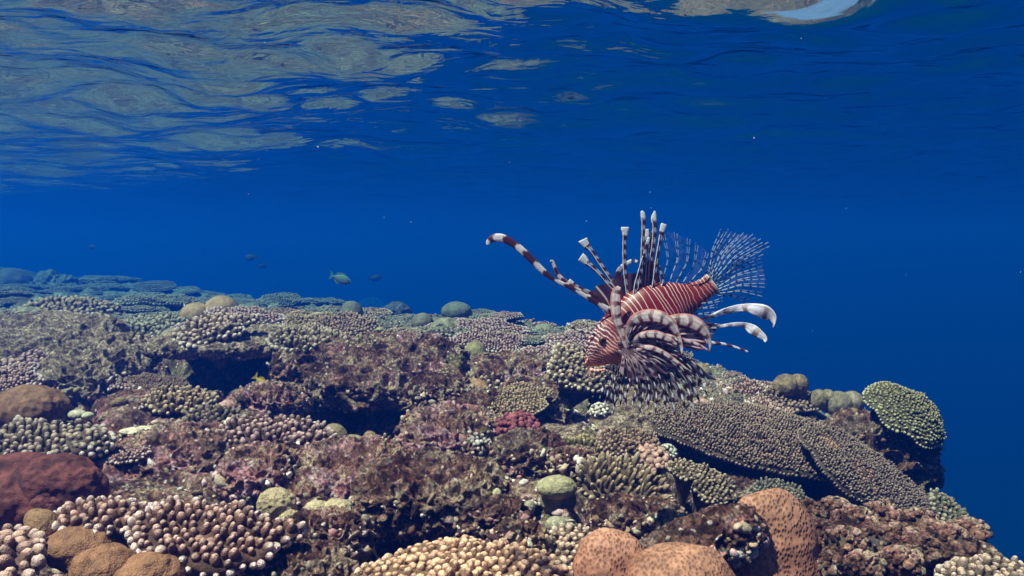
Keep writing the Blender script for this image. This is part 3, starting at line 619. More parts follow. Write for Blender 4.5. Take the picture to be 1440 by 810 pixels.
B_(735, 800, 525, 580, 'cluster of dull brown rounded lumps left below the fish head', parts=[(-.6, -.1, -.5, .5, .5, .8), (.0, -.2, -.3, .5, .5, .9), (.55, 0, -.4, .5, .5, 1), (.2, .4, .4, .4, .4, .6)], col=(.17, .115, .055), seed=17, mat='lumpy')
CH = 'olive lumps along the drop off'
for i, (a_, b_, c_, d_, lb) in enumerate([(1088, 1138, 523, 551, 'brown smooth lump, first in the row along the drop off'), (1138, 1176, 545, 569, 'small olive lump between larger ones along the drop off'), (1160, 1216, 547, 578, 'broad grey olive lobed lump beside the green coral head'), (1112, 1136, 540, 562, 'small dark lump tucked under the first of the drop off row')]):
    B_(a_, b_, c_, d_, lb, group=CH, col=[(.15, .10, .055), (.16, .12, .07), (.15, .115, .075), (.10, .07, .045)][i], seed=18+i, mat='lumpy', D=2.75, parts=[(-.3, 0, -.4, .75, .7, 1.2), (.4, .1, -.3, .6, .6, 1.1)])
B_(1186, 1232, 573, 618, 'brown sausage shaped coral lobe below the olive row', parts=[(-.4, 0, .3, .55, .5, .7), (.2, -.1, -.3, .6, .5, .75)], col=(.19, .12, .055), seed=22, D=2.3)
B_(357, 432, 685, 745, 'pale tan leathery coral lobe, left of two beside the large table coral', parts=[(-.15, 0, .2, .75, .5, .8), (.35, -.2, -.5, .5, .4, .6)], col=(.32, .25, .15), seed=23, res=40, mat='smooth', D=1.36, amp=.12)
B_(424, 498, 699, 740, 'pale tan leathery coral lobe, right of two with a flat wavy top', parts=[(-.4, 0, -.1, .6, .5, .9), (.35, 0, 0, .68, .5, .9)], col=(.33, .26, .16), seed=24, res=40, D=1.40, amp=.1)
B_(754, 812, 667, 704, 'mint green rounded coral over a black gap', parts=[(0, 0, 0, 1, .8, .9), (.2, -.2, .3, .6, .5, .6), (.1, .5, -1.2, .9, .7, 1.2)], col=(.27, .235, .14), seed=25, res=36, D=1.62)
B_(766, 812, 724, 758, 'grey green coral stub at the bottom of the dark gap', parts=[(-.3, 0, .2, .7, .6, .7), (.5, -.1, -.2, .5, .5, .6)], col=(.27, .25, .17), seed=26, D=1.42)
B_(737, 753, 703, 720, 'tiny grey green ball in the dark gap', col=(.26, .24, .17), seed=27, D=1.45)
B_(686, 712, 686, 722, 'short mint green finger of coral on the brown rock', parts=[(0, 0, .25, .6, .6, .75), (0, 0, -.5, .95, .8, .6)], col=(.33, .30, .18), seed=28, D=1.45)
B_(735, 751, 760, 776, 'tiny pale mint ball on the speckled brown rock', col=(.33, .35, .25), seed=29, D=1.24)
B_(60, 168, 738, 800, 'orange brown lobed coral dome in front of the smaller table lobe', parts=[(0, 0, -.1, .95, .8, 1.05), (.5, -.3, -.4, .4, .4, .6)], col=(.19, .09, .045), seed=30, res=50, D=1.18, mat='smooth', amp=.18, sc=1.6, kind='fb')
B_(95, 265, 768, 850, 'orange brown lumpy coral at the very bottom edge on the left', parts=[(-.4, 0, .1, .55, .5, .95), (.35, -.05, -.1, .65, .5, .9)], col=(.20, .095, .048), seed=31, res=50, D=1.08, amp=.2, sc=1.5, kind='fb')
B_(28, 92, 716, 772, 'brown orange ridged lump in the bottom left between fat fingers', parts=[(0, 0, 0, .8, .7, 1.0), (-.4, .2, .4, .5, .5, .6)], col=(.18, .10, .05), seed=32, res=36, D=1.2)
B_(-60, 156, 632, 745, 'large red brown crusting coral mound at the left edge', parts=[(-.15, 0, -.15, 1.0, .55, 1.0), (.35, -.05, .05, .62, .42, .85)], col=(.06, .014, .012), col2=(.17, .048, .038), seed=33, res=80, D=1.42, mat='lumpy', amp=.16, sc=2.2, kind='fb', name='crusting_coral')
B_(448, 520, 594, 644, 'smooth grey brown soft lobe right of the white tipped cushion', parts=[(-.4, 0, .1, .55, .5, .85), (.35, -.1, -.35, .6, .5, .7)], col=(.22, .17, .10), seed=34, res=36, D=1.85)
K2 = B_(168, 276, 595, 616, 'flat pale mint plate with a wavy rim above pink rock', parts=[(0, 0, 0, 1, .5, .55)], col=(.42, .38, .27), seed=35, res=40, D=1.86, mat='lumpy', name='crusting_coral')
B_(96, 132, 574, 592, 'small pale mint lump behind the bumpy left coral', parts=[(-.3, 0, 0, .7, .6, .8), (.5, 0, -.2, .5, .5, .6)], col=(.36, .33, .24), seed=36, D=2.0)
B_(555, 590, 655, 672, 'small smooth lilac pink crust on the long ridge rock', parts=[(0, 0, 0, 1, .6, .7)], col=(.50, .34, .40), seed=37, D=1.6, mat='lumpy')
B_(420, 440, 765, 785, 'small round lilac knob on the mottled rock', col=(.38, .26, .34), seed=38, D=1.25)
B_(440, 480, 764, 790, 'small olive grey cap beside the lilac knob', col=(.25, .22, .14), seed=39, D=1.24)
# the big ridged brain coral of the foreground
bc = empty('brain_coral', at(1000, 780, 1.12), 'big pinkish brown brain coral with honeycomb ridges at the bottom right', 'coral')
def lobe(nm, x0, x1, y0, y1, D, seed, dx=0, ry=.8, amp=.06, sc=1.6):
    k = D/F; c = at((x0+x1)/2, (y0+y1)/2, D)-np.array(bc.location); V, Fq = csph(70); a, h = (x1-x0)/2*k, (y1-y0)/2*k; s = np.array([a, a*ry, h])
    V = disp_blob(np.sign(V)*np.abs(V)**.9*s+seed, Fq, amp*a, sc/a, seed, 'fb')-seed
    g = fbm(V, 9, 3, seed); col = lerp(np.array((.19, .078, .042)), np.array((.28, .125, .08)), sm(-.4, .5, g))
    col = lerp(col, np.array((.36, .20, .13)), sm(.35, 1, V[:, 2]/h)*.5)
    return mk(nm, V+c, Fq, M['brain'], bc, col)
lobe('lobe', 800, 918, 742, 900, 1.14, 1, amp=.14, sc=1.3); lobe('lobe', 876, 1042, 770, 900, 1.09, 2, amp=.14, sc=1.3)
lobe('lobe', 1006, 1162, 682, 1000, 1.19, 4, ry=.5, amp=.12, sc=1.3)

# ---------------------------------------------------------------- growth scattered over the farther reef
def top_z(x, y):
    return terrain_xyz(np.array([x]), np.array([y]))[2][0]
def scatter():
    rng = np.random.RandomState(17); protos = []
    for i, (cols, sp_) in enumerate([(((.15, .13, .085), (.38, .36, .27)), .021), (((.19, .17, .11), (.46, .45, .34)), .020), (((.20, .165, .11), (.50, .45, .36)), .022), (((.16, .14, .10), (.36, .35, .28)), .019)]):
        protos.append(plate_coral('plate_coral', (0, 0, -50), .26, .22, 'far plate coral', tilt=4, sp=sp_, ln=.024, cols=[tuple(.7*v_ for v_ in q_) for q_ in cols], seed=60+i, m=5, thick=.05, amp=.2, mat='acro_fine', stalk=.1))
    used = set(); placed = []; n = 0
    CX = rng.uniform(-.62, .10, 6000); CD = np.exp(rng.uniform(math.log(3.3), math.log(15), 6000)); CX = CX*CD; CZ = terrain_xyz(CX, CD)[2]
    for i_ in range(3000):
        if n >= 120: break
        c = (CX[i_], CD[i_], CZ[i_]); D = c[1]
        if edge_dist(np.array([c[0]]), np.array([c[1]]))[0] > -.1: continue
        s_ = rng.uniform(.35, 1.0)*(.7+.06*D)*(1.5 if rng.rand() < .15 else 1)
        if any((c[0]-q[0])**2+(c[1]-q[1])**2 < (.21*(s_+q[2]))**2 for q in placed): continue
        placed.append((c[0], c[1], s_)); k = rng.randint(len(protos)); p = protos[k]
        if k in used:
            o = p.copy(); C.collection.objects.link(o)
            for ch in p.children: d = ch.copy(); C.collection.objects.link(d); d.parent = o
        else: o = p; used.add(k)
        o.location = (c[0], c[1], c[2]+.035*s_); o.rotation_euler = (R(rng.uniform(-6, 6)), R(rng.uniform(-6, 6)), rng.uniform(0, 6.28)); o.scale = (s_, s_, s_*rng.uniform(.6, .95))
        o['label'] = 'pale plate coral fading into the blue haze of the far reef flat'; o['group'] = 'plate corals of the far reef'; n += 1
    m = 0; proto = None
    for _ in range(2900):
        if m >= 50: break
        c = (CX[3000+_], CD[3000+_], CZ[3000+_]); D = c[1]; s_ = rng.uniform(.3, .8)*(.7+.05*D)
        if edge_dist(np.array([c[0]]), np.array([c[1]]))[0] > -.1 or any((c[0]-q[0])**2+(c[1]-q[1])**2 < (.14*(s_+q[2]))**2 for q in placed): continue
        placed.append((c[0], c[1], s_*.5))
        if proto is None: proto = o = blobs('boulder_coral', (0, 0, 0), [(0, 0, 0, .14, .13, .13), (.09, .05, -.02, .09, .09, .09)], '', None, col=(.16, .14, .09), seed=70, amp=.12, mat='lumpy')
        else: o = proto.copy(); C.collection.objects.link(o)
        o.location = (c[0], c[1], c[2]-.01); o.rotation_euler = (0, 0, rng.uniform(0, 6.28)); o.scale = (s_, s_, s_*rng.uniform(.7, 1.1))
        o['label'] = 'small dark rounded coral lost among plates on the far hazy reef'; o['group'] = 'rounded corals of the far reef'; m += 1
scatter()

def spread_rubble():
    """broken coral, crusts and stubs too many to count, strewn over ground and rocks"""
    rng = np.random.RandomState(23); g = GPTS; m = (g[:, 1] > .8) & (g[:, 1] < 5.5); g = g[m]
    wgt = 1/(g[:, 1]**.6); wgt *= np.linalg.norm(g[:, :2], axis=1)**1.2; wgt *= sm(-.25, .35, fbm(g, 3.2, 3, 301))+.10; wgt *= (1-.8*bowl_mask(g[:, 0], g[:, 1])); wgt /= wgt.sum()
    P = [g[rng.choice(len(g), 12000, p=wgt)]]; Nn = [np.tile([0, 0, 1.], (12000, 1))]
    for W_, nn, mat in ROCKP:
        k = min(750, len(W_)//12); i = rng.choice(len(W_), k); P.append(W_[i]); Nn.append(nn[i])
    P = np.concatenate(P); Nn = np.concatenate(Nn); D = P[:, 1]; n = len(P)
    size = np.exp(rng.normal(math.log(.0040), .42, n))*(.75+.25*D); size = np.minimum(size, .0085*(.6+.4*D))
    kind = fbm(P, 2.7, 3, 401)+rng.normal(0, .22, n)
    pal = np.array([(.05, .022, .016), (.12, .055, .034), (.22, .12, .075), (.34, .23, .155), (.48, .36, .27), (.38, .19, .18), (.50, .33, .35), (.62, .53, .47), (.22, .16, .08), (.30, .25, .18)])
    idx = np.clip(((kind+.75)/1.5*10+rng.normal(0, 2.2, n)), 0, 9.99).astype(int); col = pal[idx]*rng.uniform(.7, 1.2, (n, 1))
    B, f = csph(2); nb = len(B); q = rng.normal(size=(n, 3, 3)); 
    A = Nn+rng.normal(0, .35, (n, 3)); A /= np.linalg.norm(A, axis=1)[:, None]; ref = rng.normal(size=(n, 3)); U = np.cross(ref, A); U /= np.linalg.norm(U, axis=1)[:, None]; W2 = np.cross(A, U)
    sx, sy, sz = size*rng.uniform(.7, 1.6, n), size*rng.uniform(.5, 1.1, n), size*rng.uniform(.35, 1.1, n)
    jit = 1+rng.uniform(-.28, .28, (n, nb))
    V = P[:, None]+(U[:, None]*(B[None, :, 0:1]*sx[:, None, None])+W2[:, None]*(B[None, :, 1:2]*sy[:, None, None])+A[:, None]*(B[None, :, 2:3]*sz[:, None, None]))*jit[..., None]
    Fq = (f[None]+(np.arange(n)*nb)[:, None, None]).reshape(-1, 4); cc = np.repeat(col, nb, 0)*rng.uniform(.75, 1.25, (n*nb, 1))
    tag(mk('coral_rubble', V.reshape(-1, 3), Fq, M['lumpy'], None, cc), kind='stuff')
    # stubs of young branching growth
    i = rng.choice(n, 5200); k = fbm(P[i], 4.1, 2, 501) > -.05; i = i[k]; P2 = P[i]+rng.normal(0, .012, (len(i), 3))*np.array([1, 1, 0]); A2 = Nn[i]+rng.normal(0, .45, (len(i), 3)); A2 /= np.linalg.norm(A2, axis=1)[:, None]
    sc_ = .75+.25*P2[:, 1]; c0 = pal[rng.choice([1, 2, 3, 8], len(i))][:, None]; c1 = pal[rng.choice([4, 7, 3, 4], len(i))][:, None]
    V, Q, T, col = twigs(P2-A2*.004, A2, .014*sc_*rng.uniform(.5, 1.3, len(i)), .0034*sc_*rng.uniform(.7, 1.4, len(i)), 5, rng, .25, c0=c0, c1=c1)
    tag(mk('coral_stubs', V, [Q, T], M['acro'], None, col), kind='stuff')
spread_rubble()
def scatter_near():
    rng = np.random.RandomState(31); pts = []; g = GPTS[(GPTS[:, 1] > 1.35) & (GPTS[:, 1] < 4.2)]; g = g[(g[:, 0] > -.62*g[:, 1]) & (g[:, 0] < .42*g[:, 1])]
    pr = [plate_coral('plate_coral', (0, 0, -40), .07, .06, 'x', tilt=6, sp=s_, ln=l_, cols=c_, seed=80+i, m=6, thick=.02, amp=.2, splay=1.3, stalk=.03) for i, (s_, l_, c_) in enumerate([(.0105, .014, GREYB), (.0095, .013, OLIVE), (.012, .014, DUSK), (.011, .017, BROWN)])]
    lm = [blobs('boulder_coral', (0, 0, -40), [(0, 0, 0, .035, .03, .028), (.028, .01, -.006, .02, .022, .018)], '', None, col=c_, seed=90+i, amp=.12, mat=m_) for i, (c_, m_) in enumerate([((.22, .15, .08), 'smooth'), ((.24, .22, .13), 'lumpy'), ((.28, .15, .13), 'lumpy')])]
    used = set(); n = [0, 0]
    for t in range(6000):
        if n[0] >= 46 and n[1] >= 44: break
        c = g[rng.randint(len(g))]
        if bowl_mask(c[:1], c[1:2])[0] > .2 or edge_dist(c[:1], c[1:2])[0] > -.1: continue
        if any(np.hypot(c[0]-q[0], c[1]-q[1]) < q[2] for q in pts): continue
        w_ = int(rng.rand() < .5)
        if n[w_] >= (46, 44)[w_]: continue
        pts.append((c[0], c[1], .11)); n[w_] += 1; src = (pr, lm)[w_]; k = rng.randint(len(src)); p = src[k]
        if (w_, k) in used:
            o = p.copy(); C.collection.objects.link(o)
            for ch in p.children: d = ch.copy(); C.collection.objects.link(d); d.parent = o
        else: o = p; used.add((w_, k))
        s_ = rng.uniform(.45, 1.15)*(.7+.12*c[1]); o.location = (c[0], c[1], c[2]+(.006, .004)[w_]); o.scale = (s_, s_, s_*rng.uniform(.8, 1.2)); o.rotation_euler = (R(rng.uniform(0, 14)), R(rng.uniform(-8, 8)), rng.uniform(0, 6.28))
        o['label'] = ('little tuft of short coral branches dotted among the rubble of the near reef', 'little rounded coral nub dotted among the rubble of the near reef')[w_]; o['group'] = ('little branching tufts', 'little coral nubs')[w_]; o['category'] = 'coral'
scatter_near()

def terraces():
    """thin plates on short stalks stepping back over the middle of the reef"""
    rng = np.random.RandomState(77); pts = []; g = GPTS[(GPTS[:, 1] > 2.15) & (GPTS[:, 1] < 4.3)]; g = g[(g[:, 0] > -.6*g[:, 1]) & (g[:, 0] < .12*g[:, 1])]; n = 0
    pr = [plate_coral('plate_coral', (0, 0, -40), .13, .11, 'x', tilt=7, sp=s_, ln=l_, cols=c_, seed=180+i, m=5, thick=.018, amp=.2, splay=1.3, stalk=.08, dome=.04) for i, (s_, l_, c_) in enumerate([(.0125, .013, GREYB), (.0125, .014, OLIVE), (.0135, .015, DUSK), (.012, .012, ((.22, .14, .09), (.60, .47, .37)))])]; used = set()
    for t in range(4000):
        if n >= 40: break
        c = g[rng.randint(len(g))]
        if bowl_mask(c[:1], c[1:2])[0] > .1 or any(np.hypot(c[0]-q[0], c[1]-q[1]) < .2 for q in pts): continue
        pts.append(c); k = rng.randint(4); p = pr[k]; n += 1
        if k in used:
            o = p.copy(); C.collection.objects.link(o)
            for ch in p.children: d = ch.copy(); C.collection.objects.link(d); d.parent = o
        else: o = p; used.add(k)
        s_ = rng.uniform(.55, 1.25); o.location = (c[0], c[1], c[2]+.04*s_+.01); o.scale = (s_*rng.uniform(.9, 1.2), s_, s_); o.rotation_euler = (R(rng.uniform(2, 12)), R(rng.uniform(-6, 6)), rng.uniform(-.7, .7))
        o['label'] = 'thin pale rimmed table coral stepping back over the middle reef'; o['group'] = 'thin table corals of the middle reef'; o['category'] = 'coral'
terraces()

# ---------------------------------------------------------------- the lionfish
def fish_material(name, rough=.5, spec=.35, sub=.0):
    m, t, n, l = newmat(name)
    co = N(t, 'ShaderNodeTexCoord').outputs['Object']
    a = N(t, 'ShaderNodeAttribute', attribute_name='Col')
    c = mixc(t, .35, a.outputs['Color'], ramp(t, [(.3, (.55, .5, .5)), (.5, (1, 1, 1)), (.7, (1.35, 1.35, 1.35))], noise(t, co, 420, 3, .6)), 'MULTIPLY')
    p = N(t, 'ShaderNodeBsdfPrincipled'); o = N(t, 'ShaderNodeOutputMaterial'); l.new(c, p.inputs['Base Color'])
    p.inputs['Roughness'].default_value = rough; p.inputs['Specular IOR Level'].default_value = spec
    l.new(bump(t, noise(t, co, 700, 3, .6), .35, .0008), p.inputs['Normal'])
    tl = N(t, 'ShaderNodeBsdfTranslucent'); l.new(c, tl.inputs[0])
    m1 = N(t, 'ShaderNodeMixShader'); m1.inputs[0].default_value = sub; l.new(p.outputs[0], m1.inputs[1]); l.new(tl.outputs[0], m1.inputs[2])
    tr = N(t, 'ShaderNodeBsdfTransparent'); m2 = N(t, 'ShaderNodeMixShader')
    l.new(a.outputs['Alpha'], m2.inputs[0]); l.new(tr.outputs[0], m2.inputs[1]); l.new(m1.outputs[0], m2.inputs[2]); l.new(m2.outputs[0], o.inputs[0])
    return m
M['fish'] = fish_material('lionfish_skin', .42, .4, 0); M['fin'] = fish_material('lionfish_fin', .5, .3, .25)
FD = 1.32; FK = FD/F; FO = (905, 450)
lion = empty('lionfish', at(*FO, FD), 'red and white striped lionfish with all its banded fins spread, hovering over the reef', 'fish')
lion.rotation_euler = (-PITCH, 0, 0)
def L3(P): # photo-plane sketch coordinates (u right, v down, w away) to metres in the fish's frame
    P = np.asarray(P, float); return np.stack([(P[..., 0]-FO[0])*FK, P[..., 2]*FK, -(P[..., 1]-FO[1])*FK], -1)
def spline(pts, n):
    pts = np.asarray(pts, float); d = np.append(0, np.cumsum(np.linalg.norm(np.diff(pts[:, :3], axis=0), axis=1)+1e-6)); s = np.linspace(0, d[-1], n)
    k = len(pts); m = np.zeros_like(pts)
    for i in range(k):
        a, b = max(i-1, 0), min(i+1, k-1); m[i] = (pts[b]-pts[a])/(d[b]-d[a])
    i = np.clip(np.searchsorted(d, s, side='right')-1, 0, k-2); h = (d[i+1]-d[i])[:, None]; t = ((s-d[i])/(d[i+1]-d[i]))[:, None]
    return (2*t**3-3*t**2+1)*pts[i]+(t**3-2*t**2+t)*h*m[i]+(-2*t**3+3*t**2)*pts[i+1]+(t**3-t**2)*h*m[i+1], s
DK = np.array((.045, .012, .018)); WH = np.array((.66, .64, .68)); MAR = np.array((.165, .006, .004)); RED = np.array((.30, .045, .022)); PINK = np.array((.62, .42, .38)); BLU = np.array((.30, .40, .52))
def ribbon(name, pts, parent, colf, th=.22, n=None, m=10, tw=None, mat='fin'):
    """a fin ray, spine or flap: pts rows are (u, v, w, width); an elliptical section swept along a smooth path"""
    ln = sum(math.dist(a[:3], b[:3]) for a, b in zip(pts[:-1], pts[1:])); n = n or int(max(14, ln*1.1))
    Q, s = spline(pts, n); P, W = Q[:, :3], np.maximum(Q[:, 3], .25)
    T = np.gradient(P, axis=0); T /= np.linalg.norm(T, axis=1)[:, None]+1e-9
    A = np.cross(T, [0, 0, 1.]); A /= np.linalg.norm(A, axis=1)[:, None]+1e-9; B = np.cross(T, A)
    if tw is not None:
        a = np.interp(np.linspace(0, 1, n), np.linspace(0, 1, len(tw)), np.radians(tw))[:, None]; A, B = A*np.cos(a)+B*np.sin(a), B*np.cos(a)-A*np.sin(a)
    ph = np.arange(m)*2*math.pi/m; c, si = np.cos(ph), np.sin(ph)
    V = P[:, None]+A[:, None]*(c[None, :, None]*W[:, None, None]*.5)+B[:, None]*(si[None, :, None]*np.maximum(W*th, 1.0)[:, None, None]*.5)
    V = V.reshape(-1, 3); q = gridf(n, m, True); k = n*m; V = np.concatenate([V, P[:1], P[-1:]]); j = np.arange(m); j2 = (j+1) % m
    tr = [np.stack([np.full(m, k), j2, j], -1), np.stack([np.full(m, k+1), (n-1)*m+j, (n-1)*m+j2], -1)]
    S = np.append(np.repeat(s, m), [s[0], s[-1]]); Cc = np.append(np.tile(c, n), [0, 0])
    return mk(name, L3(V), [q]+tr, M[mat], parent, colf(S, Cc, s[-1]))
def bands(per=15, duty=.55, ph=0, dark=DK, light=WH, tipw=10, edge=None, sd=0):
    def f(S, Cc, L):
        ph2 = ph+3*vnoise(np.stack([S*.08, S*0, S*0+sd], 1), 3); x = ((S+ph2)/per+.18*np.abs(Cc)) % 1
        k = sm(0, .07, x)*(1-sm(duty, duty+.07, x)); c = lerp(light, dark, k)
        c = lerp(c, np.array((.60, .60, .64)), sm(L-tipw-1, L-tipw, S)) if tipw else c
        if edge is not None: c = lerp(c, edge, .8*sm(.72, .95, np.abs(Cc)))
        return np.concatenate([c, np.ones((len(c), 1))], 1)
    return f
# body -----------------------------------------------------
BC = [(827, 513, 0, 4), (830, 509, 0, 10), (836, 502, 0, 17), (845, 493, 0, 25), (857, 484, 0, 31.5), (870, 474, 0, 35.5), (886, 462, 0, 39), (905, 451, 1, 45), (926, 441, 3, 44), (943, 431, 6, 38), (958, 424, 9, 29), (973, 418, 12, 21.5), (988, 410, 14, 17), (998, 403, 15, 15.5), (1006, 397, 16, 16.5)]
def build_body():
    n, m = 300, 96; Q, s = spline(BC, n); P, r = Q[:, :3], Q[:, 3]; T = np.gradient(P, axis=0); T /= np.linalg.norm(T, axis=1)[:, None]
    A = np.cross(T, [0, 0, 1.]); A /= np.linalg.norm(A, axis=1)[:, None]; A = np.where(A[:, 1:2] > 0, -A, A); B = np.cross(T, A); B = np.where(B[:, 2:3] > 0, -B, B)
    ph = np.arange(m)*2*math.pi/m; wd = np.interp(s, [0, 20, 60, 120, 215], [.62, .62, .58, .50, .36])
    c, si = np.cos(ph), np.sin(ph); sq = np.abs(si)**.9*np.sign(si)
    V = P[:, None]+A[:, None]*(r[:, None]*c)[..., None]+B[:, None]*((r*wd)[:, None]*sq)[..., None]
    S = np.repeat(s, m); ct = np.tile(c, n); st = np.tile(si, n); V = V.reshape(-1, 3)
    # brow ridge, eye socket, cheek and jaw line on the head
    head = 1-sm(48, 75, S); q3 = np.stack([S*.06, ct*2.2, st*2.2], 1)
    V += (np.repeat(B, m, 0)*(st*head*(2.2*np.exp(-((S-24)/8)**2-((ct-.45)/.25)**2)+2.5*np.exp(-((S-36)/10)**2-((ct+.35)/.3)**2)-2.2*np.exp(-((S-12)/5)**2-((ct+.45)/.12)**2)))[:, None])
    V += np.repeat(A, m, 0)*(head*.8*fbm(q3, 3, 2, 5))[:, None]
    rng = np.random.RandomState(12); pos = []; x = 62
    while x < 214: pos.append(x); x += rng.choice([4.4, 5.6, 7.2, 10.2])
    wob = 3.0*fbm(np.stack([ct*1.3, st, S*.012], 1), 1.2, 3, 8)+7*(ct**2-.3)*(1-sm(60, 150, S))
    d = np.min(np.abs((S+wob)[:, None]-np.array(pos)[None]), axis=1)
    mar = lerp(MAR*.75, MAR*1.35, sm(-.6, .6, -ct)); mar = lerp(mar, RED*.8, sm(150, 214, S)*.6)
    body = lerp(np.array((.66, .50, .46)), mar, sm(.12, .68, d))
    # swirling fine lines on the head
    hs = np.sin((S*1.35+ct*11*(1+.4*np.sin(S*.07))+1.9*fbm(q3, 1.6, 3, 4)*2.2)*1.0)
    hd = lerp(lerp(np.array((.30, .045, .02)), np.array((.10, .02, .03)), sm(-.2, .6, ct)), np.array((.66, .50, .46)), sm(.42, .85, hs))
    hd = lerp(hd, np.array((.45, .10, .035)), .55*sm(-.2, -.8, ct))
    col = lerp(body, hd, 1-sm(50, 66, S+6*ct)); col = lerp(col, np.array((.62, .5, .42)), sm(212, 216, S))
    col = lerp(col, np.array((.5, .16, .1)), .7*(1-sm(2, 9, S)))
    k = n*m; q = gridf(n, m, True); j = np.arange(m); j2 = (j+1) % m; V = np.concatenate([V, P[:1]-T[:1]*2, P[-1:]+T[-1:]*2]); col = np.concatenate([col, col[:1], col[-1:]])
    mk('body', L3(V), [q, np.stack([np.full(m, k), j2, j], -1), np.stack([np.full(m, k+1), (n-1)*m+j, (n-1)*m+j2], -1)], M['fish'], lion, col)
build_body()
def ball(name, u, v, w, r, cols, parent, mat='fish', sq=(1, 1, 1)):
    V, f = sphere_pts(20, 28); V2 = V[:, [0, 2, 1]]; P = np.array([u, v, w])+V2*np.array([r*sq[0], -r*sq[1], r*sq[2]])
    q = np.hypot(V2[:, 0], V2[:, 1]); front = V2[:, 2] < 0
    col = np.where(((q < .5) & front)[:, None], cols[0], np.where(((q < .75) & front)[:, None], cols[1], cols[2])); return mk(name, L3(P), f, M[mat], parent, col)
eye = ball('eye', 845.5, 477, -15.5, 5.4, (np.array((.004, .004, .006)), np.array((.12, .05, .035)), np.array((.10, .02, .02))), lion)
def lips():
    for nm, pts in (('lip', [(826, 504, -7, 2.5), (823.5, 510, -6, 3.6), (824, 515, -1, 4), (826, 512, 6, 3)]), ('jaw', [(850, 519, -8, 3), (838, 521, -7, 4.5), (829, 519, -3, 5.5), (828, 518, 3, 4)])):
        ribbon(nm, pts, lion, lambda S, c, L: np.concatenate([lerp(np.array((.52, .14, .08)), np.array((.7, .5, .45)), sm(.2, .6, np.sin(S*1.4))), np.ones((len(S), 1))], 1), th=.8, mat='fish')
lips()
for pts in ([(841, 470, -9, 4), (828, 468, -12, 3.2), (812, 464, -14, 3), (803, 459, -15, 4), (796, 454, -15, 2)], [(839, 469, 6, 3), (831, 464, 8, 2.5), (825, 457, 9, 2), (821, 451, 9, 3.4)]):
    ribbon('tentacle', pts, lion, bands(9, .6, 2, np.array((.06, .015, .02)), np.array((.5, .45, .45)), 4), th=.6, mat='fish')
for i in range(5):
    ribbon('chin_flap', [(830+7*i, 520-.8*i, -6, 2.2), (829+7*i, 526-i, -7, 2.6), (827+7*i, 531-1.5*i, -7, 1)], lion, bands(5, .5, i, np.array((.35, .07, .04)), np.array((.65, .45, .4)), 0), th=.3)
# dorsal spines ---------------------------------------------
SP = [  # path (u,v,w,width), twist, tip length
 ([(892, 470, -8, 7), (868, 445, -12, 8), (838, 426, -16, 6), (800, 404, -20, 4.5), (776, 392, -22, 5), (762, 381, -23, 7), (742, 361, -24, 8), (722, 344, -24, 8.5), (706, 336, -24, 9.5), (694, 336, -24, 9), (687, 341, -24, 5.5), (686, 346, -24, 3)], None, 6, 26),
 ([(894, 468, 0, 7), (868, 442, 0, 8), (838, 424, -2, 6.5), (812, 408, -4, 6), (796, 398, -5, 6.5), (784, 386, -6, 5), (780, 377, -7, 4.5), (776, 368, -8, 4), (773, 367, -9, 2)], None, 8, 14),
 ([(896, 462, 6, 7), (872, 434, 6, 8), (850, 420, 5, 7), (828, 411, 4, 7), (812, 404, 3, 7), (804, 399, 3, 9), (799, 395, 3, 9)], None, 7, 13),
 ([(900, 455, 4, 7), (876, 420, 2, 6), (858, 402, 0, 6), (846, 388, -1, 6.5), (836, 378, -2, 6.5), (826, 370, -2, 9), (820, 364, -2, 13), (816, 361, -2, 14)], None, 11, 14),
 ([(902, 450, 10, 7), (880, 418, 10, 6.5), (862, 395, 10, 6.5), (846, 372, 10, 6.5), (834, 354, 10, 7), (826, 345, 10, 11), (821, 338, 10, 15), (820, 336, 10, 15)], None, 10, 13),
 ([(886, 440, 0, 6), (882, 410, 0, 5), (879, 385, 0, 6), (878, 360, 0, 7), (878, 338, 0, 6.5), (879, 328, 0, 9), (879, 322, 0, 13), (879, 319, 0, 12)], None, 11, 12.5),
 ([(892, 440, 14, 6), (870, 405, 14, 6), (869, 390, 14, 9), (874, 378, 13, 9), (882, 371, 12, 7), (892, 366, 11, 6), (898, 368, 10, 4)], None, 24, 15),
 ([(896, 430, -5, 7), (899, 400, -5, 6), (902, 370, -5, 6), (903, 345, -5, 6), (904, 325, -5, 6), (904, 310, -5, 7.5), (903, 300, -5, 7), (901, 297, -5, 3)], None, 9, 13),
 ([(904, 430, 3, 7), (909, 400, 3, 6), (915, 370, 3, 7), (919, 345, 3, 7), (921, 322, 3, 7.5), (920, 306, 3, 9), (921, 299, 3, 5), (921, 296, 3, 2)], None, 12, 12),
 ([(900, 430, 12, 7), (903, 400, 12, 5), (908, 370, 12, 6), (911, 345, 12, 6), (912, 330, 12, 7), (912, 321, 12, 5)], None, 10, 13),
 ([(912, 430, -6, 7), (918, 400, -6, 5), (922, 370, -6, 6), (926, 345, -6, 5.5), (929, 330, -6, 7), (932, 318, -6, 10), (933, 315, -6, 9)], None, 11, 13),
 ([(892, 432, -10, 7), (892, 405, -10, 6), (898, 380, -10, 5), (904, 360, -10, 5), (909, 342, -10, 6), (911, 334, -10, 4)], None, 6, 12),
 ([(918, 430, 5, 6), (924, 402, 5, 5), (920, 380, 5, 5), (915, 355, 5, 5), (917, 338, 5, 6), (917, 325, 5, 4)], None, 6, 12),
 ([(926, 420, -4, 5), (932, 398, -4, 4), (928, 380, -4, 4), (923, 362, -4, 4)], None, 4, 10)]
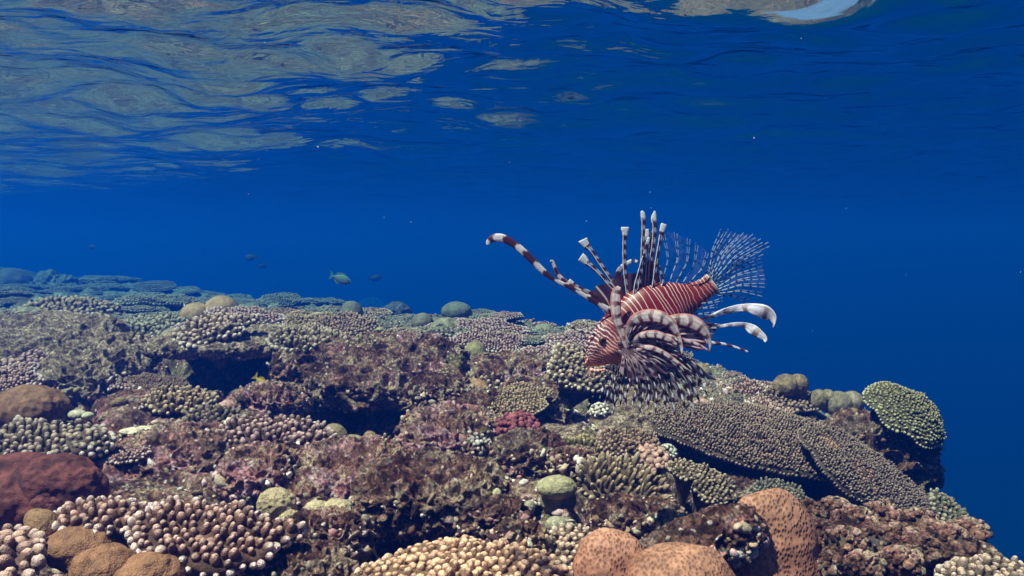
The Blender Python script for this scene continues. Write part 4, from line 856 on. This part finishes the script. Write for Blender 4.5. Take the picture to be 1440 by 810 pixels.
for i, (pts, tw, tl, per) in enumerate(SP):
    big = i < 2; pts = [(*p_[:3], p_[3]*(1.2 if i < 2 else .9)) for p_ in pts]; per = per*1.35 if i == 0 else per*1.15
    sp_ = ribbon('dorsal_spine', pts, lion, bands(per, .58, i*5, np.array((.06, .012, .018)) if big else DK, np.array((.66, .60, .62)) if big else np.array((.32, .33, .42)), tl, edge=np.array((.40, .20, .18)) if big and i == 1 else None, sd=i), th=.2, n=int(90 if not big else 200))
    if i >= 3 and i != 6:       # the white shaft along the edge of each spine
        ribbon('spine_shaft', [(u-w_*.32, v, q-w_*.15, 1.3) for u, v, q, w_ in pts[:-2]], sp_, lambda S, c, L: np.tile([.62, .56, .56, 1.], (len(S), 1)), th=1)
# webbing at the foot of the spines
def sheet(name, rows, parent, colf, ns=60, nt=50, ruf=0, seed=0, close=False):
    """thin fin membrane through rows of points; rows[i] is one ray from base to tip"""
    Rr = [spline(r, nt)[0][:, :3] for r in rows]; Rr = np.stack(Rr); k = len(rows)
    out = np.zeros((ns, nt, 3)); x = np.linspace(0, k-1, ns)
    for a in range(nt): out[:, a] = np.stack([np.interp(x, np.arange(k), Rr[:, a, c]) for c in range(3)], 1)
    S, T = np.meshgrid(x, np.linspace(0, 1, nt), indexing='ij')
    if ruf: out[..., 2] += ruf*np.cos(S*2*math.pi)*(.3+.7*T)
    return mk(name, L3(out.reshape(-1, 3)), gridf(ns, nt), M['fin'], parent, colf(S.ravel(), T.ravel(), out.reshape(-1, 3)))
def web(S, T, P):
    a = (np.abs(((S*1.0) % 1)-.5)*2); c = lerp(DK*1.2, np.array((.55, .45, .45)), sm(.8, .95, a)); c = lerp(c, MAR, .5*(T < .4))
    return np.concatenate([c, np.full((len(c), 1), .93)], 1)
sheet('spine_web', [[(858, 452, -3), (842, 430, -4), (828, 420, -4)], [(862, 440, -2), (852, 420, -2), (838, 402, -2)], [(866, 430, 0), (868, 412, 0), (858, 396, 0)], [(880, 432, 0), (881, 405, 0), (879, 384, 0)], [(890, 430, 0), (893, 400, 0), (898, 384, 0)], [(905, 425, 0), (908, 395, 0), (910, 366, 0)], [(915, 420, 2), (918, 392, 2), (920, 366, 2)], [(928, 415, 2), (930, 396, 2), (925, 378, 2)]], lion, web, 160, 40, 2.0)
# soft fins with dotted rays ---------------------------------
def dots(per=9, ph=0, lit=np.array((.42, .52, .62)), dk=np.array((.008, .012, .05))):
    def f(S, Cc, L):
        x = ((S+ph)/per) % 1; k = sm(.0, .08, x)*(1-sm(.30, .40, x)); c = lerp(lit*1.0, dk, k)
        g = .62-.2*sm(.5*L, L, S)+.3*k; return np.concatenate([c, g[:, None]], 1)
    return f
def veil(col, al):
    def f(S, T, P):
        c = np.tile(col, (len(S), 1)); a = al*(.6+.8*vnoise(np.stack([S*3, T*14, S*0], 1), 9)); sp = sm(.25, .5, vnoise(np.stack([S*1.6, T*15, S*0], 1), 19))
        return np.concatenate([lerp(c, np.array((.02, .02, .07)), sp), np.clip(a+sp*al*3.5, 0, .6)[:, None]], 1)
    return f
def fan(name, base, tips, parent, bow, per, w0=1.8, w1=1.0, fork=.55, veilc=(.20, .30, .5), va=.07):
    rows = []
    for b, t in zip(base, tips):
        mid = ((b[0]+t[0])/2+bow*(b[1]-t[1])*.01, (b[1]+t[1])/2+bow*(t[0]-b[0])*.01, (b[2]+t[2])/2); rows.append([b, mid, t])
    fo = sheet(name, [[r[0], r[1], (r[2][0]*.97+r[0][0]*.03, r[2][1]*.97+r[0][1]*.03, r[2][2])] for r in rows], parent, veil(np.array(veilc), va), 12*len(rows), 60)
    for i, r in enumerate(rows):
        if fork and fork < .8 and i % 2: continue
        b, m_, t = [np.array(x, float) for x in r]; d = t-b; nrm = np.array([-d[1], d[0], 0])/np.hypot(d[0], d[1])
        for s_ in ((-1, 1) if fork else (0,)):
            f0 = b+(m_-b)*1.15; e = t+nrm*s_*fork*3.2-d*.02*(s_ > 0)
            ribbon('fin_ray', [(*b, w0), (*(b*.5+m_*.5), w0*.9), (*(m_+nrm*s_*fork*1.0), w0*.75), (*e, w1)], fo, dots(per, ph=i*4.3), th=.8, m=6, n=46)
    return fo
TT = [(1020, 322), (1032, 322), (1044, 326), (1054, 326), (1064, 330), (1074, 337), (1086, 342), (1080, 353), (1079, 364), (1079, 376), (1081, 389), (1080, 401), (1077, 414), (1058, 424)]
TB = [(1000+.95*i, 386+2.25*i, 14) for i in range(14)]
fan('tail_fin', TB, [(u, v, 14+8*math.sin(i)) for i, (u, v) in enumerate(TT)], lion, -7, 10.5, 1.7, .9, .9)
SB = [(932+4.9*i, 400-.35*i, 6) for i in range(11)]
ST = [(934, 327), (942, 322), (952, 326), (960, 330), (969, 334), (976, 339), (983, 341), (990, 346), (996, 352), (1001, 358), (1004, 366)]
fan('soft_dorsal_fin', SB, [(u, v, 6+6*math.sin(i*1.3)) for i, (u, v) in enumerate(ST)], lion, 10, 12, 1.4, .8, .7)
AB = [(962+3*i, 446-3.1*i, 8) for i in range(7)]
AT = [(1000, 462), (1004, 450), (1007, 441), (1010, 435), (1012, 430), (1016, 425), (1019, 421)]
fan('anal_fin', AB, [(u, v, 10) for u, v in AT], lion, 4, 10, 1.6, .8, .7)
# the streaming rays behind ----------------------------------
def cloth(ph=0, per=24, dk=np.array((.22, .13, .14)), lt=np.array((.78, .74, .84)), ed=None):
    def f(S, Cc, L):
        x = .5+.5*np.sin((S+ph)/per*6.28+1.4*fbm(np.stack([S*.08, Cc, S*0+ph], 1), 1, 2, 3)); c = lerp(lt, dk, sm(.62, .85, x)*(.45+.55*sm(-.9, .7, -Cc)))
        c = c*(1-.38*sm(.2, .9, np.sin(Cc*11+.8*np.sin(S*.12))))[:, None]; c = c*(.75+.5*(.5+.5*fbm(np.stack([S*.12, Cc*1.5, S*0+ph], 1), 1, 3, 9)))[:, None]; c = lerp(c, np.array((.8, .74, .8)), .6*sm(.8, .97, Cc))
        if ed is not None: c = lerp(c, ed, .85*sm(.68, .9, np.abs(Cc)))
        return np.concatenate([c, np.ones((len(c), 1))], 1)
    return f
ribbon('trailing_ray', [(972, 462, 16, 5), (986, 451, 16, 5), (1002, 446, 16, 6), (1018, 440, 16, 8), (1036, 435, 16, 10), (1054, 433, 15, 12), (1068, 436, 12, 18), (1080, 440, 9, 21), (1088, 446, 6, 14), (1090, 454, 5, 6), (1089, 461, 5, 2)], lion, cloth(0, 27), th=.16, n=120, m=16, tw=[10, 20, 0, -15, 0, 10, -20, 0, 25, 40, 60])
ribbon('trailing_ray', [(968, 468, 18, 5), (985, 463, 18, 7), (1005, 460, 18, 10), (1020, 459, 18, 5), (1038, 457, 17, 6), (1052, 458, 16, 8), (1062, 464, 14, 15), (1072, 471, 12, 12), (1079, 477, 10, 7), (1079, 482, 9, 2)], lion, cloth(9, 22), th=.16, n=120, m=16, tw=[0, 20, 0, 30, -10, 0, 20, -10, 10, 30])
ribbon('trailing_ray', [(975, 474, 14, 5), (990, 480, 14, 6), (1005, 483, 14, 5), (1022, 485, 14, 4), (1040, 490, 14, 3.4), (1056, 496, 14, 2.5)], lion, bands(19, .5, 3, np.array((.09, .03, .05)), np.array((.6, .6, .7)), 4), th=.4)
def spotted(base_c, al, sr=.45, rows_=6, dark=np.array((.03, .007, .009))):
    def f(S, T, P):
        ph = T*rows_+.5*np.floor(S+.5)+.35*vnoise(np.stack([S*2, T*5, S*0], 1), 5); x = np.abs((ph % 1)-.5)*2
        e = np.abs(((S+.5) % 1)-.5)*2                          # 0 on the ray, 1 between rays
        k = (1-sm(.50, .70, x+e*.22-.10*vnoise(np.stack([S*1.7, T*6, S*0], 1), 77))); ray_ = 1-sm(.10, .24, e)
        c = lerp(base_c, np.array((.66, .60, .62)), ray_*.8); c = lerp(c, dark, k); a = np.where(k > .3, .97, al*(.7+.5*vnoise(np.stack([S*3, T*9, S*0], 1), 2)))
        a = np.maximum(a, ray_*.95); root = 1-sm(.10, .36, T); c = lerp(c, dark*1.3, root*.8*(.5+.5*vnoise(np.stack([S*2.5, T*12, S*0], 1), 8))); a = np.maximum(a, root*.97)
        return np.concatenate([c, np.clip(a, 0, 1)[:, None]], 1)
    return f
pv = [(985, 455), (1003, 452), (1012, 458), (1010, 468), (1000, 478)]
sheet('pelvic_fin', [[(958, 466, 12), ((958+u)/2, (466+v)/2-2, 14), (u, v, 15)] for u, v in pv], lion, spotted(np.array((.22, .24, .32)), .85, rows_=4), 60, 40, 1.5)
# pectoral fins ----------------------------------------------
def pect(name, base, tips, w0, w1, seed, rows_=5, free=.80, bow=.16, al=.80, base_c=np.array((.20, .18, .21))):
    rng = np.random.RandomState(seed); rows = []
    for i, ((bu, bv), (tu, tv)) in enumerate(zip(base, tips)):
        b = np.array([bu, bv, w0]); t = np.array([tu, tv, w1+rng.uniform(-5, 5)]); d = t-b; nr = np.array([d[1], -d[0], 0])*(bow if tu > bu else -bow*.4); ds = np.array([0, 0, rng.uniform(-6, 2)])
        rows.append([b, b+d*.33+nr*.8+ds, b+d*.66+nr*.75+ds, t])
    sh = [[r[0], r[1], r[2], r[2]+(r[3]-r[2])*(free-.3)] for r in rows]
    fo = sheet(name, sh, lion, spotted(base_c, al, rows_=rows_), 16*len(rows), 110, 2.2, seed)
    for i, r in enumerate(rows):
        b0, d0 = r[0], r[3]-r[0]; Ls = np.linalg.norm(d0)*.84; per = Ls/rows_
        ribbon('fin_ray', [(*r[0][:2], r[0][2]-1.5, 1.3), (*r[1][:2], r[1][2]-2.2, 1.5), (*r[2][:2], r[2][2]-2.2, 1.8), (*(r[2]*.4+r[3]*.6)[:2], r[3][2]-1, 3.6), (*r[3], .9)], fo,
               bands(per, .56, (.5*i-.28)*per, np.array((.03, .006, .008)), np.array((.66, .62, .66)), 0, sd=0), th=.4, n=90, m=8)
    return fo
tl = [(843, 560), (849, 574), (857, 571), (862, 582), (872, 572), (880, 576)]
pect('pectoral_fin', [(868+2.4*i, 492+.5*i) for i in range(6)], tl, 6, -2, 1, bow=.05, al=.3)
tr_ = [(884, 568), (894, 576), (905, 572), (916, 578), (930, 575), (944, 581), (958, 577), (971, 579), (980, 567), (989, 553), (990, 536)]
pect('pectoral_fin', [(878+3.6*i, 497-1.2*i) for i in range(11)], tr_, -24, -34, 2)
t3 = [(878, 556), (895, 562), (914, 560), (934, 562), (953, 556), (970, 545), (978, 522)]
pect('pectoral_fin', [(872+6.6*i, 492-2*i) for i in range(7)], t3, -8, -14, 3, rows_=5, base_c=np.array((.16, .10, .12)), al=.3)
# thick dark folds at the root and the red and white arches over it
def fold(pts, ph, per=16, dk=np.array((.10, .03, .045)), lt=np.array((.42, .36, .42)), nm='fin_fold', tw=None, th=.2, ed=None):
    return ribbon(nm, pts, lion, cloth(ph, per, dk, lt, ed), th=th, n=110, m=18, tw=tw)
rr = np.random.RandomState(5)
for i in range(9):
    a0 = 468+3.2*i; u0 = 866+3.5*(i % 4); j_ = rr.uniform(-4, 4)
    fold([(u0, a0, -20, 5), (u0+14+2*i, a0-7+2*i+j_, -30-i*.6, 9), (u0+34+2.6*i, a0-2+2.2*i, -33-(i % 3)*3, 8+3*(i % 2)), (u0+54+2*i, a0+6+3.2*i-j_, -34, 6), (u0+70+1.6*i, a0+14+4*i, -34, 2)], i*7, 14+i % 5, tw=[0, 40, -40, 50, -30, 60], dk=np.array((.035, .008, .014)), lt=np.array((.17, .12, .15)) if i % 3 else np.array((.34, .12, .09)) if i % 2 else np.array((.42, .36, .40)))
RD = np.array((.40, .05, .028)); RDK = np.array((.11, .012, .012)); PK = np.array((.82, .68, .66))
arch = lambda pts, ph, per, tw=None: fold([(*p_[:3], p_[3]*.74) for p_ in pts], ph, per, RDK, PK, 'arched_ray', tw, .18, RD)
arch([(880, 492, -26, 8), (872, 470, -28, 14), (864, 448, -30, 18), (862, 425, -31, 20), (863, 410, -31, 17), (867, 403, -31, 8)], 4, 17)
arch([(880, 486, -30, 6), (878, 466, -34, 10), (886, 450, -38, 20), (902, 443, -40, 24), (920, 444, -42, 24), (936, 454, -42, 19), (946, 470, -41, 11), (951, 486, -40, 7), (951, 496, -39, 3)], 0, 15, [0, 0, 5, 0, -5, 0, 20, 40, 50])
arch([(900, 466, -30, 6), (922, 452, -34, 12), (944, 448, -36, 20), (962, 450, -36, 26), (976, 457, -36, 24), (986, 468, -35, 15), (991, 482, -34, 6), (990, 493, -33, 3)], 9, 18)
arch([(905, 480, -34, 5), (925, 470, -38, 8), (945, 474, -39, 9), (962, 478, -38, 7), (978, 484, -37, 5), (989, 491, -36, 2.5)], 3, 13)
arch([(890, 490, -34, 6), (905, 486, -40, 10), (924, 492, -42, 9), (942, 504, -42, 7), (956, 514, -41, 4), (964, 519, -40, 2)], 7, 14)
arch([(884, 480, -32, 5), (896, 470, -38, 12), (915, 468, -42, 15), (932, 474, -42, 11), (944, 482, -41, 5)], 2, 12)
rim_ = 1
def blotch(S, T, P):
    ph = T*3.4+.5*np.floor(S+.5)+.6*vnoise(np.stack([S*1.3, T*4, S*0], 1), 5); x = np.abs((ph % 1)-.5)*2; e = np.abs(((S+.5) % 1)-.5)*2
    c = lerp(np.array((.34, .24, .27)), np.array((.075, .018, .026)), 1-sm(.45, .75, x+.2*e)); c = lerp(c, np.array((.52, .42, .42)), .8*(1-sm(.06, .2, e))); c = lerp(c, np.array((.05, .015, .03)), .7*(1-sm(.15, .5, T))); c = lerp(c, RD, sm(.95, .99, T)*rim_)
    return np.concatenate([c, np.full((len(c), 1), .97)], 1)
def web2(root, tips, w, nm='fin_web'):
    rows = [[(root[0]+k*1.5, root[1]-k, w+10), ((root[0]+t[0])/2+2, (root[1]+t[1])/2-5, w-2), (t[0], t[1], w)] for k, t in enumerate(tips)]; sheet(nm, rows, lion, blotch, 20*len(tips), 60, 2.4)
web2((874, 486), [(881, 462), (888, 451), (900, 446), (914, 446), (928, 452), (938, 463), (945, 477), (948, 492), (945, 506)], -34)
web2((900, 482), [(938, 455), (950, 452), (963, 454), (975, 462), (983, 473), (986, 486), (975, 492)], -31)
rim_ = 0
web2((870, 490), [(866, 520), (878, 528), (892, 531), (908, 530), (924, 526), (938, 518), (948, 508)], -36)
ribbon('fin_fold', [(950, 500, -20, 10), (962, 512, -22, 16), (976, 520, -22, 15), (988, 527, -20, 8), (1003, 532, -18, 2)], lion, cloth(3, 30, np.array((.16, .03, .03)), np.array((.10, .12, .20))), th=.15, n=80, m=16)
# ---------------------------------------------------------------- the smaller fish
def small_fish(name, px, py, D, length, label, ang, face, top, belly, deep=.36, group=None, seed=0, mat='fish'):
    """torpedo body along X with the head at +X, forked tail, dorsal, anal and pectoral fins and an eye"""
    o = empty(name, at(px, py, D), label, 'fish', group); n, m = 60, 28; x = np.linspace(0, 1, n)
    h = deep*.5*np.interp(x, [0, .03, .12, .3, .5, .72, .88, 1], [.02, .16, .52, .92, 1, .68, .30, .22]); ph = np.arange(m)*2*math.pi/m
    X = (.5-x*.86)*length; V = np.stack([np.repeat(X, m), (h[:, None]*.42*np.sin(ph)*length).ravel(), (h[:, None]*np.cos(ph)*length).ravel()], -1)
    c = np.tile(np.cos(ph), n); col = lerp(np.array(belly), np.array(top), sm(-.5, .6, c+.25*fbm(V/length, 9, 3, seed))); g = gridf(n, m, True)
    V = np.concatenate([V, [[.5*length, 0, 0]]]); j = np.arange(m); col = np.concatenate([col, col[:1]])
    mk('body', V, [g, np.stack([np.full(m, n*m), (j+1) % m, j], -1)], M['smooth'], o, col)
    def fin(nm, pts):
        P = np.array(pts, float)*length; t = .006*length; k = len(P); V = np.concatenate([np.insert(P, 1, t, axis=1), np.insert(P, 1, -t, axis=1)]); j = np.arange(k); q = np.stack([j, (j+1) % k, (j+1) % k+k, j+k], -1)
        mk(nm, V, [np.array([j]), np.array([j[::-1]+k]), q], M['smooth'], o, np.tile(np.array(top)*.9, (2*k, 1)), smooth=False)
    e = deep*.5
    fin('tail_fin', [(-.33, .22*e), (-.44, .75*e), (-.52, .95*e), (-.46, .1*e), (-.50, -.9*e), (-.43, -.7*e), (-.33, -.22*e)])
    fin('dorsal_fin', [(.22, .85*e), (.12, 1.25*e), (-.10, 1.28*e), (-.26, .75*e), (-.24, .4*e), (0, .85*e)])
    fin('anal_fin', [(.0, -.9*e), (-.08, -1.22*e), (-.24, -.85*e), (-.25, -.45*e)])
    V, f = sphere_pts(8, 10)
    for s_ in (-1, 1): mk('eye', V*.028*length+np.array([.37, s_*.16*deep, .12*deep])*length, f, M['smooth'], o, np.tile([.01, .01, .01], (len(V), 1)))
    o.rotation_euler = (0, R(ang), R(face)); return o
small_fish('parrotfish', 479, 392, 6.0, .165, 'greenish grey parrotfish swimming head down to the right over the far reef', 18, -12, (.10, .20, .17), (.16, .14, .10), .40)
small_fish('damselfish', 366, 539, 2.45, .058, 'small golden yellow fish sheltering at the edge of the black hollow', 48, -20, (.38, .26, .03), (.20, .22, .05), .55, seed=3)
small_fish('reef_fish', 353, 362, 11.5, .20, 'dim fish silhouette in open blue water, highest of the far ones', 8, 170, (.03, .05, .06), (.05, .06, .07), .42, seed=4)
small_fish('reef_fish', 368, 374, 13, .16, 'very faint fish silhouette just below another in the open blue', 5, 20, (.03, .05, .06), (.05, .06, .07), .42, seed=5)
small_fish('reef_fish', 527, 391, 12, .19, 'faint dark fish right of the greenish parrotfish', -6, 10, (.03, .05, .06), (.05, .06, .07), .45, seed=6)
small_fish('reef_fish', 130, 347, 12, .14, 'barely visible fish far off in the blue above the left reef', 0, 160, (.03, .05, .06), (.05, .06, .07), .4, seed=7)
# drifting specks in the water
def specks():
    rng = np.random.RandomState(8); Vs = []; Fs = []; B, f = csph(3); k = 0
    for i in range(60):
        D = rng.uniform(.7, 4.5); c = at(rng.uniform(-200, 1640), rng.uniform(-60, 640), D)
        if c[2] > HS-.1 or c[2] < -.2: continue
        Vs.append(B*rng.uniform(.0003, .0008)*D**.6*rng.uniform(.7, 1.3, 3)+c); Fs.append(f+k); k += len(B)
    V = np.concatenate(Vs); tag(mk('drifting_specks', V, np.concatenate(Fs), M['smooth'], None, np.tile([.7, .72, .75], (len(V), 1))), kind='stuff')
specks()
